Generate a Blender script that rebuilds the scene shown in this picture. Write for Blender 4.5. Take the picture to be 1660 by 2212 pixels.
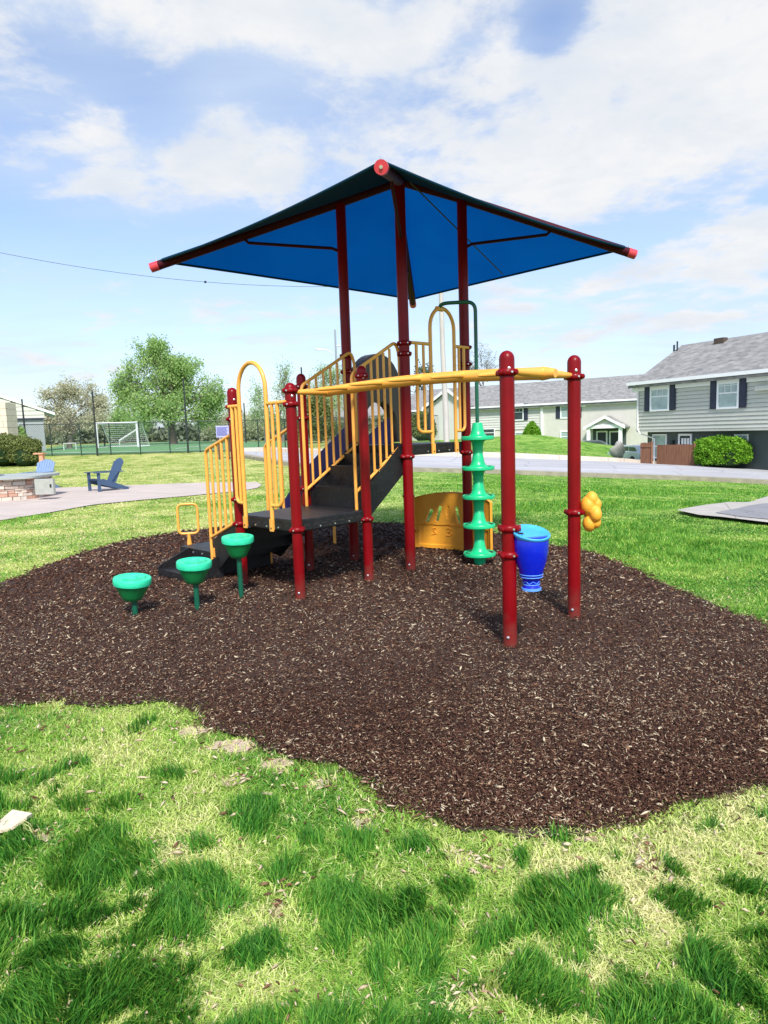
import bpy, math, random
import numpy as np
from mathutils import Vector, Matrix, geometry as mgeo

random.seed(7)
RNG = np.random.default_rng(11)
scene = bpy.context.scene
for o in list(bpy.data.objects):
    bpy.data.objects.remove(o)

# ------------------------------------------------------------------ camera
FPX = 1454.5; PITCH = .121; ROLL = .0344; EYE = 1.55
Rv = np.array([1, 0, 0.]); Uv = np.array([0, np.sin(PITCH), np.cos(PITCH)]); Wv = np.array([0, np.cos(PITCH), -np.sin(PITCH)])
Rc = np.cos(ROLL) * Rv - np.sin(ROLL) * Uv
Uc = np.sin(ROLL) * Rv + np.cos(ROLL) * Uv
CAM = np.array([0, 0, EYE])
cam = bpy.data.objects.new("camera", bpy.data.cameras.new("camera"))
scene.collection.objects.link(cam)
m = Matrix.Identity(4)
for i in range(3):
    m[i][0] = Rc[i]; m[i][1] = Uc[i]; m[i][2] = -Wv[i]; m[i][3] = CAM[i]
cam.matrix_world = m
cam.data.sensor_fit = 'HORIZONTAL'; cam.data.sensor_width = 36
cam.data.lens = 36 * FPX / 1660
cam.data.clip_start = .05; cam.data.clip_end = 4000
scene.camera = cam

# ------------------------------------------------------------------ sun, sky, exposure
SUN_DIR = Vector((.42, -3.0, 3.5)).normalized()
sun_el = math.asin(SUN_DIR.z); sun_az = math.atan2(SUN_DIR.x, SUN_DIR.y)
sl = bpy.data.lights.new("sun", 'SUN'); sl.energy = 4.0; sl.angle = math.radians(9); sl.color = (1, .955, .88)
sun = bpy.data.objects.new("sun", sl); scene.collection.objects.link(sun)
sun.rotation_euler = SUN_DIR.to_track_quat('Z', 'Y').to_euler(); sun.location = (3, -8, 30)

def ray(px, py):
    return Rc * (px - 830) - Uc * (py - 1106) + Wv * FPX

world = bpy.data.worlds.new("World"); scene.world = world; world.use_nodes = True
nt = world.node_tree; N = nt.nodes; L = nt.links; N.clear()
def wn(t, **k):
    n = N.new(t)
    for a, b in k.items(): setattr(n, a, b)
    return n
def wmath(op, a, b=None, clamp=False):
    n = wn('ShaderNodeMath', operation=op); n.use_clamp = clamp
    for i, x in enumerate((a, b)):
        if x is None: continue
        if isinstance(x, (int, float)): n.inputs[i].default_value = x
        else: L.new(x, n.inputs[i])
    return n.outputs[0]
def wvm(op, a, b=None):
    n = wn('ShaderNodeVectorMath', operation=op)
    for i, x in enumerate((a, b)):
        if x is None: continue
        if isinstance(x, (tuple, list)): n.inputs[i].default_value = x
        else: L.new(x, n.inputs[i])
    return n
out = wn('ShaderNodeOutputWorld'); bg = wn('ShaderNodeBackground'); bg.inputs['Strength'].default_value = .135
sky = wn('ShaderNodeTexSky', sky_type='NISHITA'); sky.sun_disc = False
sky.sun_elevation = sun_el; sky.sun_rotation = sun_az; sky.air_density = 1.0; sky.dust_density = .6; sky.ozone_density = 1.5
tc = wn('ShaderNodeTexCoord'); dirv = wvm('NORMALIZE', tc.outputs['Generated']).outputs[0]
sep = wn('ShaderNodeSeparateXYZ'); L.new(dirv, sep.inputs[0])
den = wmath('ADD', wmath('MAXIMUM', sep.outputs['Z'], 0.0), .16)
cx = wmath('DIVIDE', sep.outputs['X'], den); cy = wmath('DIVIDE', sep.outputs['Y'], den)
comb = wn('ShaderNodeCombineXYZ'); L.new(cx, comb.inputs[0]); L.new(cy, comb.inputs[1])
def noise(scale, detail=7, rough=.55, off=(0, 0, 0), stretch=(1, 1, 1), dist=0.0):
    mp = wn('ShaderNodeMapping'); mp.inputs['Location'].default_value = off; mp.inputs['Scale'].default_value = stretch
    L.new(comb.outputs[0], mp.inputs[0])
    n = wn('ShaderNodeTexNoise'); n.inputs['Scale'].default_value = scale; n.inputs['Detail'].default_value = detail
    n.inputs['Roughness'].default_value = rough; n.inputs['Distortion'].default_value = dist
    L.new(mp.outputs[0], n.inputs['Vector']); return n.outputs['Fac']
n1 = noise(2.7, 11, .62, (3.1, 1.7, 0), dist=.25); n2 = noise(6.5, 6, .6, (8, 2, 0)); n3 = noise(.8, 4, .5, (1, 5, 2), (1, .6, 1))
n4 = noise(3.0, 8, .5, (5.3, .3, 0), (.8, 2.2, 1))
acc = None
# cloud banks as seen from the playground: view ray, half width, half height (pixels of the photo), weight
for (px, py, rx, ry, w) in [(1370, 270, 420, 190, .55), (1250, 400, 260, 90, .40), (1560, 120, 260, 130, .42), (820, 90, 360, 100, .42), (300, 30, 420, 70, .44), (120, 180, 120, 70, .2),
                            (180, 310, 230, 150, .30), (500, 385, 130, 45, .55), (560, 290, 120, 70, .42), (470, 235, 60, 45, .32), (1600, 525, 95, 45, .62), (1100, 640, 500, 34, .16),
                            (1500, 640, 260, 36, .30), (1080, 715, 90, 18, .36), (590, 738, 60, 11, .38), (120, 800, 170, 40, .28), (340, 695, 70, 12, .22), (330, 450, 160, 50, .18), (1210, 745, 70, 22, .30),
                            (1500, 690, 120, 20, .28), (900, 300, 260, 110, .15), (1300, 690, 420, 60, .12), (60, 780, 90, 22, .24), (180, 745, 60, 14, .26), (1180, 720, 90, 16, .22), (1560, 690, 110, 20, .2), (1350, 600, 300, 30, .2), (420, 660, 200, 30, .10), (150, 620, 260, 40, .12),
                            (760, 330, 120, 60, .2), (640, 220, 130, 70, -.32), (300, 170, 200, 60, -.16), (980, 210, 90, 60, -.2), (60, 130, 120, 60, -.1), (110, 500, 300, 55, -.45), (1190, 60, 55, 50, -.5), (1120, 555, 300, 34, -.35), (1480, 460, 300, 26, -.3), (700, 520, 330, 80, -.2), (1340, 205, 30, 22, -.4)]:
    c = ray(px, py); dep = np.linalg.norm(c); c = c / dep
    d = wvm('SUBTRACT', dirv, tuple(c)).outputs[0]
    dx = wvm('DOT_PRODUCT', d, tuple(Rc * dep / rx)).outputs['Value']
    dy = wvm('DOT_PRODUCT', d, tuple(Uc * dep / ry)).outputs['Value']
    q = wmath('ADD', wmath('MULTIPLY', dx, dx), wmath('MULTIPLY', dy, dy))
    g = wmath('POWER', 2.718, wmath('MULTIPLY', q, -.8))
    fw = wvm('DOT_PRODUCT', dirv, tuple(c)).outputs['Value']
    g = wmath('MULTIPLY', g, wmath('GREATER_THAN', fw, .3))
    g = wmath('MULTIPLY', g, w)
    acc = g if acc is None else wmath('ADD', acc, g)
f = wmath('ADD', wmath('MULTIPLY', wmath('SUBTRACT', n1, .5), 2.3), wmath('MULTIPLY', wmath('SUBTRACT', n2, .5), 1.15))
f = wmath('ADD', f, acc)
mr = wn('ShaderNodeMapRange', interpolation_type='SMOOTHSTEP'); L.new(f, mr.inputs['Value'])
mr.inputs['From Min'].default_value = .16; mr.inputs['From Max'].default_value = .70; mr.inputs['To Max'].default_value = .93
veil = wn('ShaderNodeMapRange', interpolation_type='SMOOTHSTEP')
L.new(wmath('ADD', wmath('MULTIPLY', n3, .7), wmath('ADD', wmath('MULTIPLY', n4, .4), wmath('MULTIPLY', acc, .35))), veil.inputs['Value'])
veil.inputs['From Min'].default_value = .28; veil.inputs['From Max'].default_value = .95; veil.inputs['To Max'].default_value = .80
# cloud colour: bright tops, greyer thick parts
ccol = wn('ShaderNodeValToRGB'); L.new(wmath('MULTIPLY', wmath('ADD', noise(3.4, 8, .6, (3.35, 1.45, .1), dist=.3), wmath('MULTIPLY', n1, .5)), 1.0), ccol.inputs[0])
ccol.color_ramp.elements[0].position = .66; ccol.color_ramp.elements[0].color = (1.0, 1.0, 1.0, 1)
ccol.color_ramp.elements[1].position = .95; ccol.color_ramp.elements[1].color = (.83, .88, .95, 1)
cm = wvm('SCALE', ccol.outputs[0]); cm.inputs['Scale'].default_value = 5.1
tint = wvm('MULTIPLY', sky.outputs[0], (1.22, 1.18, 1.24)); 
hz = wn('ShaderNodeMix', data_type='RGBA'); hz.blend_type = 'MIX'
L.new(wmath('MULTIPLY', wmath('POWER', wmath('SUBTRACT', 1.0, wmath('MAXIMUM', sep.outputs['Z'], 0.0), True), 5.0), .60), hz.inputs[0])
L.new(tint.outputs[0], hz.inputs[6]); hz.inputs[7].default_value = (2.9, 3.75, 5.35, 1)
vm = wn('ShaderNodeMix', data_type='RGBA'); L.new(veil.outputs[0], vm.inputs[0]); L.new(hz.outputs[2], vm.inputs[6]); vm.inputs[7].default_value = (3.7, 4.35, 5.3, 1)
mm = wn('ShaderNodeMix', data_type='RGBA'); L.new(mr.outputs[0], mm.inputs[0]); L.new(vm.outputs[2], mm.inputs[6]); L.new(cm.outputs[0], mm.inputs[7])
L.new(mm.outputs[2], bg.inputs['Color']); L.new(bg.outputs[0], out.inputs[0])
vs = scene.view_settings; vs.view_transform = 'Standard'; vs.look = 'None'; vs.gamma = 1; vs.use_curve_mapping = False; vs.exposure = .45
scene.cycles.max_bounces = 7; scene.cycles.transparent_max_bounces = 12; scene.cycles.use_denoising = True

# ------------------------------------------------------------------ measuring helpers: photo pixel -> point in the place
def G(px, py, z=0.0):
    d = ray(px, py); return CAM + d * (z - EYE) / d[2]
def at(px, py, Y):
    d = ray(px, py); return CAM + d * Y / d[1]
def P(X):
    X = np.array(X, float) - CAM; w = X @ Wv
    return 830 + FPX * (X @ Rc) / w, 1106 - FPX * (X @ Uc) / w
def ZAT(Q, py):
    lo, hi = -6., 40.
    for _ in range(40):
        c = (lo + hi) / 2
        if P((Q[0], Q[1], c))[1] > py: lo = c
        else: hi = c
    return lo

# ------------------------------------------------------------------ terrain height (thin plate through surveyed points)
TP = [(x, y, 0.) for x in (-9, -6, -3, 0, 3, 6) for y in (-3, 1, 4, 7, 10)] + [(x, 13., 0.) for x in (-12, -8, -4, 0, 3)]
TP += [(-12, 20, 0.), (-8, 20, 0.), (-4.5, 20, 0.), (-20, 20, 0.), (-9, 16.5, 0.), (-14, 17, 0), (-5, 22.5, .02), (-12, 23.5, .04)]
for px, py, Y in [(47, 986, 44), (200, 984, 44), (395, 979, 44), (530, 975, 45), (650, 969, 47), (948, 957, 50), (0, 979, 56), (215, 968, 52), (300, 966, 53), (330, 960, 62), (500, 956, 64),
                  (-150, 992, 44), (1150, 938, 60), (1030, 957, 56), (1260, 960, 58), (1330, 978, 56), (1080, 946, 60), (1400, 988, 54),
                  (1660, 1045, 28), (1480, 1036, 29), (1300, 1030, 30), (1100, 1023, 30), (900, 1018, 30), (700, 1012, 31), (560, 992, 38), (560, 977, 43), (700, 982, 39),
                  (900, 986, 38), (1100, 990, 38), (1300, 998, 38), (1480, 1006, 37), (1660, 1017, 35.4), (1500, 1011, 39), (1400, 1004, 41), (1660, 1015, 36.5), (1850, 1030, 32), (1850, 1060, 26),
                  (1050, 957, 75), (1330, 965, 75), (900, 958, 78), (1560, 1105, 13), (1300, 1090, 13.5), (1000, 1060, 16), (1660, 1075, 17), (1200, 1050, 22), (1500, 1060, 21), (800, 1040, 21), (600, 1025, 26),
                  (300, 1010, 32), (80, 1005, 38), (450, 1000, 34)]:
    a = at(px, py, Y); TP.append((a[0], a[1], a[2]))
TP += [(-60, 60, 1.1), (-40, 80, 1.2), (0, 95, .6), (40, 95, -1.0), (60, 60, -1.5), (45, 35, -1.6), (30, 15, -.6), (20, 0, -.2), (-25, 0, 0), (-30, 40, .5), (0, 120, .6), (-60, 120, 1.2), (60, 120, -1)]
TP = np.array(TP, float)
def _phi(r2): return np.where(r2 > 1e-12, .5 * r2 * np.log(np.maximum(r2, 1e-12)), 0)
_n = len(TP); _K = _phi(((TP[:, None, :2] - TP[None, :, :2]) ** 2).sum(-1)) + np.eye(_n) * 1.5
_P = np.c_[np.ones(_n), TP[:, :2]]
_A = np.block([[_K, _P], [_P.T, np.zeros((3, 3))]]); _w = np.linalg.solve(_A, np.r_[TP[:, 2], 0, 0, 0])
def H(x, y):
    x = np.atleast_1d(np.asarray(x, float)); y = np.atleast_1d(np.asarray(y, float)); shp = x.shape
    xf, yf = x.ravel(), y.ravel(); r = np.zeros(len(xf))
    xc = np.clip(xf, -80, 80); yc = np.clip(yf, -6, 130)
    for i in range(0, len(xf), 20000):
        s = slice(i, i + 20000)
        d2 = (xc[s, None] - TP[None, :, 0]) ** 2 + (yc[s, None] - TP[None, :, 1]) ** 2
        r[s] = _phi(d2) @ _w[:_n] + _w[_n] + _w[_n + 1] * xc[s] + _w[_n + 2] * yc[s]
    # the lawn around the playground is level
    k = np.clip((np.hypot(xf * .9, yf - 5) - 7.5) / 5.0, 0, 1); k = k * k * (3 - 2 * k)
    return (r * k).reshape(shp)
def H1(x, y): return float(H(x, y)[0])
def GT(px, py):
    d = ray(px, py); t = np.geomspace(1.0, 400, 400) / d[1]
    pts = CAM + d[None] * t[:, None]; below = pts[:, 2] < H(pts[:, 0], pts[:, 1])
    i = int(np.argmax(below)) if below.any() else len(t) - 1
    lo, hi = t[max(i - 1, 0)], t[i]
    for _ in range(18):
        c = (lo + hi) / 2; q = CAM + d * c
        if q[2] < H1(q[0], q[1]): hi = c
        else: lo = c
    return CAM + d * hi

# ------------------------------------------------------------------ materials
def new_mat(name):
    mt = bpy.data.materials.new(name); mt.use_nodes = True
    t = mt.node_tree; b = t.nodes['Principled BSDF']; return mt, t, b
def mat(name, col, rough=.5, var=.0, vscale=8., bump=0., bscale=60., spec=.5, metal=0., coat=0., col2=None, stretch=(1, 1, 1), alt=None, dirt=0.):
    mt, t, b = new_mat(name); n = t.nodes; l = t.links
    b.inputs['Roughness'].default_value = rough; b.inputs['Metallic'].default_value = metal
    b.inputs['Specular IOR Level'].default_value = spec; b.inputs['Coat Weight'].default_value = coat; b.inputs['Coat Roughness'].default_value = .12
    b.inputs['Base Color'].default_value = (*col, 1)
    c = n.new('ShaderNodeTexCoord'); mp = n.new('ShaderNodeMapping'); mp.inputs['Scale'].default_value = stretch; l.new(c.outputs['Object'], mp.inputs[0])
    if var or col2:
        nz = n.new('ShaderNodeTexNoise'); nz.inputs['Scale'].default_value = vscale; nz.inputs['Detail'].default_value = 6; nz.inputs['Roughness'].default_value = .62
        l.new(mp.outputs[0], nz.inputs['Vector'])
        r = n.new('ShaderNodeValToRGB'); l.new(nz.outputs['Fac'], r.inputs[0])
        c2 = col2 or tuple(min(1, x * (1 + var)) for x in col); c1 = col if col2 else tuple(x * (1 - var) for x in col)
        r.color_ramp.elements[0].position = .32; r.color_ramp.elements[1].position = .68
        r.color_ramp.elements[0].color = (*c1, 1); r.color_ramp.elements[1].color = (*c2, 1)
        src = r.outputs[0]
        if dirt:
            nd = n.new('ShaderNodeTexNoise'); nd.inputs['Scale'].default_value = vscale * 5; nd.inputs['Detail'].default_value = 8; l.new(mp.outputs[0], nd.inputs['Vector'])
            rd = n.new('ShaderNodeMapRange'); l.new(nd.outputs['Fac'], rd.inputs[0]); rd.inputs[1].default_value = .56; rd.inputs[2].default_value = .72; rd.inputs[4].default_value = dirt
            mx = n.new('ShaderNodeMix'); mx.data_type = 'RGBA'; l.new(rd.outputs[0], mx.inputs[0]); l.new(src, mx.inputs[6]); mx.inputs[7].default_value = (.16, .13, .10, 1); src = mx.outputs[2]
        l.new(src, b.inputs['Base Color'])
        rr = n.new('ShaderNodeMapRange'); l.new(nz.outputs['Fac'], rr.inputs[0]); rr.inputs[3].default_value = max(0, rough - .10); rr.inputs[4].default_value = min(1, rough + .12); l.new(rr.outputs[0], b.inputs['Roughness'])
    if bump:
        nb = n.new('ShaderNodeTexNoise'); nb.inputs['Scale'].default_value = bscale; nb.inputs['Detail'].default_value = 5; l.new(mp.outputs[0], nb.inputs['Vector'])
        bp = n.new('ShaderNodeBump'); bp.inputs['Strength'].default_value = bump; bp.inputs['Distance'].default_value = .01; l.new(nb.outputs['Fac'], bp.inputs['Height']); l.new(bp.outputs[0], b.inputs['Normal'])
    return mt
def tone_mat(name, stops, rough=.7, trans=0., spec=.2, attr='tone'):
    mt, t, b = new_mat(name); n = t.nodes; l = t.links
    a = n.new('ShaderNodeAttribute'); a.attribute_name = attr
    r = n.new('ShaderNodeValToRGB'); l.new(a.outputs['Fac'], r.inputs[0]); e = r.color_ramp.elements
    e[0].position = stops[0][0]; e[0].color = (*stops[0][1], 1); e[1].position = stops[-1][0]; e[1].color = (*stops[-1][1], 1)
    for p_, c_ in stops[1:-1]:
        k = e.new(p_); k.color = (*c_, 1)
    l.new(r.outputs[0], b.inputs['Base Color']); b.inputs['Roughness'].default_value = rough; b.inputs['Specular IOR Level'].default_value = spec
    if trans:
        tr = n.new('ShaderNodeBsdfTranslucent'); l.new(r.outputs[0], tr.inputs[0]); mx = n.new('ShaderNodeMixShader'); mx.inputs[0].default_value = trans
        l.new(b.outputs[0], mx.inputs[1]); l.new(tr.outputs[0], mx.inputs[2]); l.new(mx.outputs[0], n['Material Output'].inputs[0])
    return mt
def dusty(*a, **k):
    # painted steel: dust and splashed dirt near the ground, small chips in the paint
    mt = mat(*a, **k); t = mt.node_tree; n = t.nodes; l = t.links; b = n['Principled BSDF']; src = b.inputs['Base Color'].links[0].from_socket
    c = n.new('ShaderNodeTexCoord'); sp = n.new('ShaderNodeSeparateXYZ'); l.new(c.outputs['Object'], sp.inputs[0])
    nz = n.new('ShaderNodeTexNoise'); nz.inputs['Scale'].default_value = 14; nz.inputs['Detail'].default_value = 7; l.new(c.outputs['Object'], nz.inputs[0])
    ad = n.new('ShaderNodeMath'); ad.operation = 'MULTIPLY_ADD'; l.new(nz.outputs['Fac'], ad.inputs[0]); ad.inputs[1].default_value = -.32; l.new(sp.outputs['Z'], ad.inputs[2])
    mr_ = n.new('ShaderNodeMapRange'); l.new(ad.outputs[0], mr_.inputs[0]); mr_.inputs[1].default_value = -.14; mr_.inputs[2].default_value = .10; mr_.inputs[3].default_value = .45; mr_.inputs[4].default_value = 0
    mx = n.new('ShaderNodeMix'); mx.data_type = 'RGBA'; l.new(mr_.outputs[0], mx.inputs[0]); l.new(src, mx.inputs[6]); mx.inputs[7].default_value = (.13, .075, .055, 1)
    mp = n.new('ShaderNodeMapping'); mp.inputs['Scale'].default_value = (9, 9, 3.5); l.new(c.outputs['Object'], mp.inputs[0])
    vz = n.new('ShaderNodeTexNoise'); vz.inputs['Scale'].default_value = 3; vz.inputs['Detail'].default_value = 8; vz.inputs['Roughness'].default_value = .7; l.new(mp.outputs[0], vz.inputs[0])
    m2 = n.new('ShaderNodeMapRange'); l.new(vz.outputs['Fac'], m2.inputs[0]); m2.inputs[1].default_value = .70; m2.inputs[2].default_value = .74; m2.inputs[4].default_value = .45
    m3 = n.new('ShaderNodeMix'); m3.data_type = 'RGBA'; l.new(m2.outputs[0], m3.inputs[0]); l.new(mx.outputs[2], m3.inputs[6]); m3.inputs[7].default_value = (.45, .25, .24, 1)
    l.new(m3.outputs[2], b.inputs['Base Color']); return mt
M = {}
M['red'] = dusty('red_paint', (.20, .0008, .0040), .38, .16, 3, bump=.04, bscale=40, coat=.06, spec=.22, dirt=.0)
M['yellow'] = mat('yellow_paint', (.95, .425, .07), .42, .08, 5, coat=.15, bump=.04, bscale=50, dirt=.12)
M['yellow_plastic'] = mat('yellow_plastic', (.92, .40, .035), .45, .10, 4, bump=.25, bscale=90)
M['green_plastic'] = mat('green_plastic', (.008, .50, .20), .33, .10, 5, bump=.10, bscale=60, dirt=.08)
M['green_bowl'] = mat('deep_green_plastic', (.006, .23, .06), .38, .12, 5, bump=.10, bscale=60, dirt=.12)
M['green_cap'] = mat('green_cap_plastic', (.03, .66, .36), .42, .12, 10, bump=.3, bscale=60, dirt=.10)
M['green_pole'] = mat('dark_green_pole', (.006, .10, .055), .35, .1, 6)
M['deck'] = mat('black_deck_coating', (.012, .012, .0135), .42, .25, 9, spec=.4, bump=.35, bscale=160, dirt=.2)
M['purple'] = mat('purple_plastic', (.024, .008, .13), .4, .1, 4, coat=.0, spec=.25)
M['hood'] = mat('grey_brown_plastic', (.085, .055, .038), .35, .12, 4)
M['blue'] = mat('blue_plastic', (.002, .014, .52), .25, .08, 5, coat=.25)
M['blue_lid'] = mat('light_blue_plastic', (.06, .40, .80), .35, .10, 12, bump=.15, bscale=50, dirt=.06)
M['blue_trim'] = mat('pale_blue_trim', (.12, .34, .85), .4)
M['bolt'] = mat('steel_bolt', (.75, .75, .75), .3, metal=.8)
M['hole'] = mat('dark_recess', (.02, .02, .02), .9)
M['concrete'] = mat('concrete', (.42, .39, .35), .85, .10, 3, bump=.4, bscale=80, dirt=.12)
M['patio'] = mat('patio_concrete', (.50, .425, .38), .85, .07, 1.2, bump=.3, bscale=60, dirt=.15)
M['asphalt'] = mat('pale_asphalt', (.24, .24, .255), .9, .10, 1.0, bump=.5, bscale=120)
M['road'] = mat('worn_road_surface', (.40, .40, .42), .9, .16, .5, bump=.4, bscale=60, stretch=(.35, 2.5, 1))
M['siding'] = mat('grey_siding', (.56, .56, .49), .65, .04, 2)
M['siding2'] = mat('pale_siding', (.60, .585, .555), .65, .04, 2)
M['stucco'] = mat('beige_stucco', (.60, .575, .52), .9, .05, 2, bump=.5, bscale=30)
M['darkwall'] = mat('dark_green_grey_wall', (.075, .095, .09), .8, .08, 2, bump=.4, bscale=20)
M['white'] = mat('white_trim', (.88, .88, .88), .5, .03, 3)
M['navy'] = mat('navy_shutter', (.022, .026, .055), .5, .1, 6)
M['glass'] = mat('window_glass', (.34, .44, .43), .08, .2, 2.5, spec=.8)
M['glass_dark'] = mat('dark_window_glass', (.05, .065, .075), .06, .3, 2, spec=.8)
M['door'] = mat('dark_door', (.018, .02, .03), .35, .1, 4)
M['cedar'] = mat('red_brown_cedar', (.19, .085, .045), .8, .3, 3, stretch=(6, 6, .5), bump=.3, bscale=20)
M['utility'] = mat('pale_painted_wood', (.48, .45, .41), .8, .12, 3, stretch=(3, 3, .4), bump=.3, bscale=10)
M['black_metal'] = mat('black_coated_metal', (.02, .028, .028), .5)
M['dark_green'] = mat('dark_green_coated_metal', (.015, .035, .03), .5)
M['white_metal'] = mat('white_goal_metal', (.8, .82, .82), .4)
M['galv'] = mat('galvanised_metal', (.42, .44, .45), .4, metal=.6)
M['chair'] = mat('blue_chair_plastic', (.045, .085, .16), .5, .08, 8)
M['chair2'] = mat('faded_blue_chair_plastic', (.19, .28, .46), .55, .08, 8)
M['steel'] = mat('brushed_steel', (.50, .51, .46), .35, .08, 8, metal=.5)
M['slab'] = mat('grey_stone_slab', (.36, .39, .37), .55, .12, 4, bump=.2)
M['cream_stone'] = mat('cream_stone', (.66, .58, .47), .9, .10, 3, bump=.4, bscale=8)
M['terracotta'] = mat('salmon_paint', (.72, .32, .20), .7)
M['car_dark'] = mat('dark_grey_car_paint', (.10, .11, .13), .2, coat=.6)
M['car_white'] = mat('white_car_paint', (.75, .78, .82), .25, coat=.6)
M['rubber'] = mat('black_rubber', (.015, .015, .015), .8)
M['boulder'] = mat('grey_boulder', (.55, .50, .45), .95, .2, 2, bump=.8, bscale=6)
M['turf'] = mat('artificial_turf', (.13, .29, .12), .9, .12, .6, bump=.4, bscale=60)
M['bark'] = mat('grey_bark', (.15, .12, .095), .95, .25, 6, bump=.6, bscale=20)
M['bark_pale'] = mat('pale_bark', (.24, .21, .185), .95, .2, 6, bump=.6, bscale=20)
M['sign'] = mat('pale_violet_sign', (.42, .42, .72), .5)
M['sign_ink'] = mat('violet_sign_ink', (.13, .13, .40), .5)
M['woodpost'] = mat('brown_wood_post', (.14, .07, .035), .8)

def crack(mt, scale, w, col, seed, rot=0.0, dist=.6, amt=.8, square=False):
    # joints or cracks: thin dark lines between cells
    t = mt.node_tree; n = t.nodes; l = t.links; b = n['Principled BSDF']; src = b.inputs['Base Color'].links[0].from_socket
    c = n.new('ShaderNodeTexCoord'); mp = n.new('ShaderNodeMapping'); mp.inputs['Location'].default_value = (seed, seed * .7, 0); mp.inputs['Rotation'].default_value = (0, 0, rot); l.new(c.outputs['Object'], mp.inputs[0])
    nz = n.new('ShaderNodeTexNoise'); nz.inputs['Scale'].default_value = scale * 3; nz.inputs['Detail'].default_value = 6; l.new(mp.outputs[0], nz.inputs[0])
    vm_ = n.new('ShaderNodeVectorMath'); vm_.operation = 'MULTIPLY_ADD'; l.new(nz.outputs['Color'], vm_.inputs[0]); vm_.inputs[1].default_value = (dist, dist, 0); l.new(mp.outputs[0], vm_.inputs[2])
    v = n.new('ShaderNodeTexVoronoi'); v.feature = 'DISTANCE_TO_EDGE'; v.voronoi_dimensions = '2D'; v.inputs['Scale'].default_value = scale; v.inputs['Randomness'].default_value = 0.0 if square else 1.0; l.new(vm_.outputs[0], v.inputs[0])
    m_ = n.new('ShaderNodeMapRange'); l.new(v.outputs['Distance'], m_.inputs[0]); m_.inputs[1].default_value = 0; m_.inputs[2].default_value = w; m_.inputs[3].default_value = amt; m_.inputs[4].default_value = 0
    mx = n.new('ShaderNodeMix'); mx.data_type = 'RGBA'; l.new(m_.outputs[0], mx.inputs[0]); l.new(src, mx.inputs[6]); mx.inputs[7].default_value = (*col, 1); l.new(mx.outputs[2], b.inputs['Base Color'])
crack(M['patio'], .42, .012, (.20, .15, .13), 3, .5, .03, .75, True); crack(M['patio'], 1.4, .006, (.30, .24, .21), 8, 0, .5, .35)
crack(M['road'], .30, .010, (.10, .10, .10), 2, .3, 1.2, .7); crack(M['asphalt'], .8, .012, (.08, .08, .08), 5, 0, .8, .7); crack(M['concrete'], .5, .010, (.18, .16, .14), 4, .4, .05, .7, True)
def roof_mat():
    mt, t, b = new_mat('grey_shingles'); n = t.nodes; l = t.links
    c = n.new('ShaderNodeTexCoord'); mp = n.new('ShaderNodeMapping'); mp.inputs['Scale'].default_value = (1, 1, 3.2); l.new(c.outputs['Object'], mp.inputs[0])
    a = n.new('ShaderNodeTexNoise'); a.inputs['Scale'].default_value = 1.9; a.inputs['Detail'].default_value = 5; a.inputs['Roughness'].default_value = .7; l.new(mp.outputs[0], a.inputs[0])
    v = n.new('ShaderNodeTexVoronoi'); v.inputs['Scale'].default_value = 3.0; l.new(mp.outputs[0], v.inputs[0])
    ad = n.new('ShaderNodeMix'); ad.data_type = 'RGBA'; ad.inputs[0].default_value = .35; l.new(a.outputs['Fac'], ad.inputs[6]); l.new(v.outputs['Color'], ad.inputs[7])
    r = n.new('ShaderNodeValToRGB'); l.new(ad.outputs[2], r.inputs[0]); r.color_ramp.elements[0].position = .3; r.color_ramp.elements[1].position = .72
    r.color_ramp.elements[0].color = (.16, .158, .157, 1); r.color_ramp.elements[1].color = (.325, .318, .31, 1)
    l.new(r.outputs[0], b.inputs['Base Color']); b.inputs['Roughness'].default_value = .9; return mt
M['roof'] = roof_mat()
def fabric_mat():
    mt, t, b = new_mat('blue_shade_fabric'); n = t.nodes; l = t.links
    c = n.new('ShaderNodeTexCoord'); nz = n.new('ShaderNodeTexNoise'); nz.inputs['Scale'].default_value = 1.6; nz.inputs['Detail'].default_value = 4; l.new(c.outputs['Object'], nz.inputs[0])
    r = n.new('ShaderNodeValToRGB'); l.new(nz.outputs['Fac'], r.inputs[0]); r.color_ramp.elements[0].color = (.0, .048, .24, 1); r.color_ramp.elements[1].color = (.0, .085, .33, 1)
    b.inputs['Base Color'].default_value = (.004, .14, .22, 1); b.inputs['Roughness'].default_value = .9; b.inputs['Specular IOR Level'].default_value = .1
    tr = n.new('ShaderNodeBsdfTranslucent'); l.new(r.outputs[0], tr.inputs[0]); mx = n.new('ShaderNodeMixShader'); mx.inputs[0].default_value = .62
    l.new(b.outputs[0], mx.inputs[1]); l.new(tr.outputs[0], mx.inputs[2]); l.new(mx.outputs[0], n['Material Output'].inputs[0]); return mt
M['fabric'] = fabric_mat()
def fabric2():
    mt, t, b = new_mat('unlit_front_fabric'); b.inputs['Base Color'].default_value = (.003, .022, .075, 1); b.inputs['Roughness'].default_value = .95; b.inputs['Specular IOR Level'].default_value = .03; return mt  # darker copy of the canopy cloth, unlit look of front panels put into colour
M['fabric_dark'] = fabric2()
M['hem'] = mat('dark_teal_hem', (.004, .03, .06), .9, spec=.1)

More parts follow.
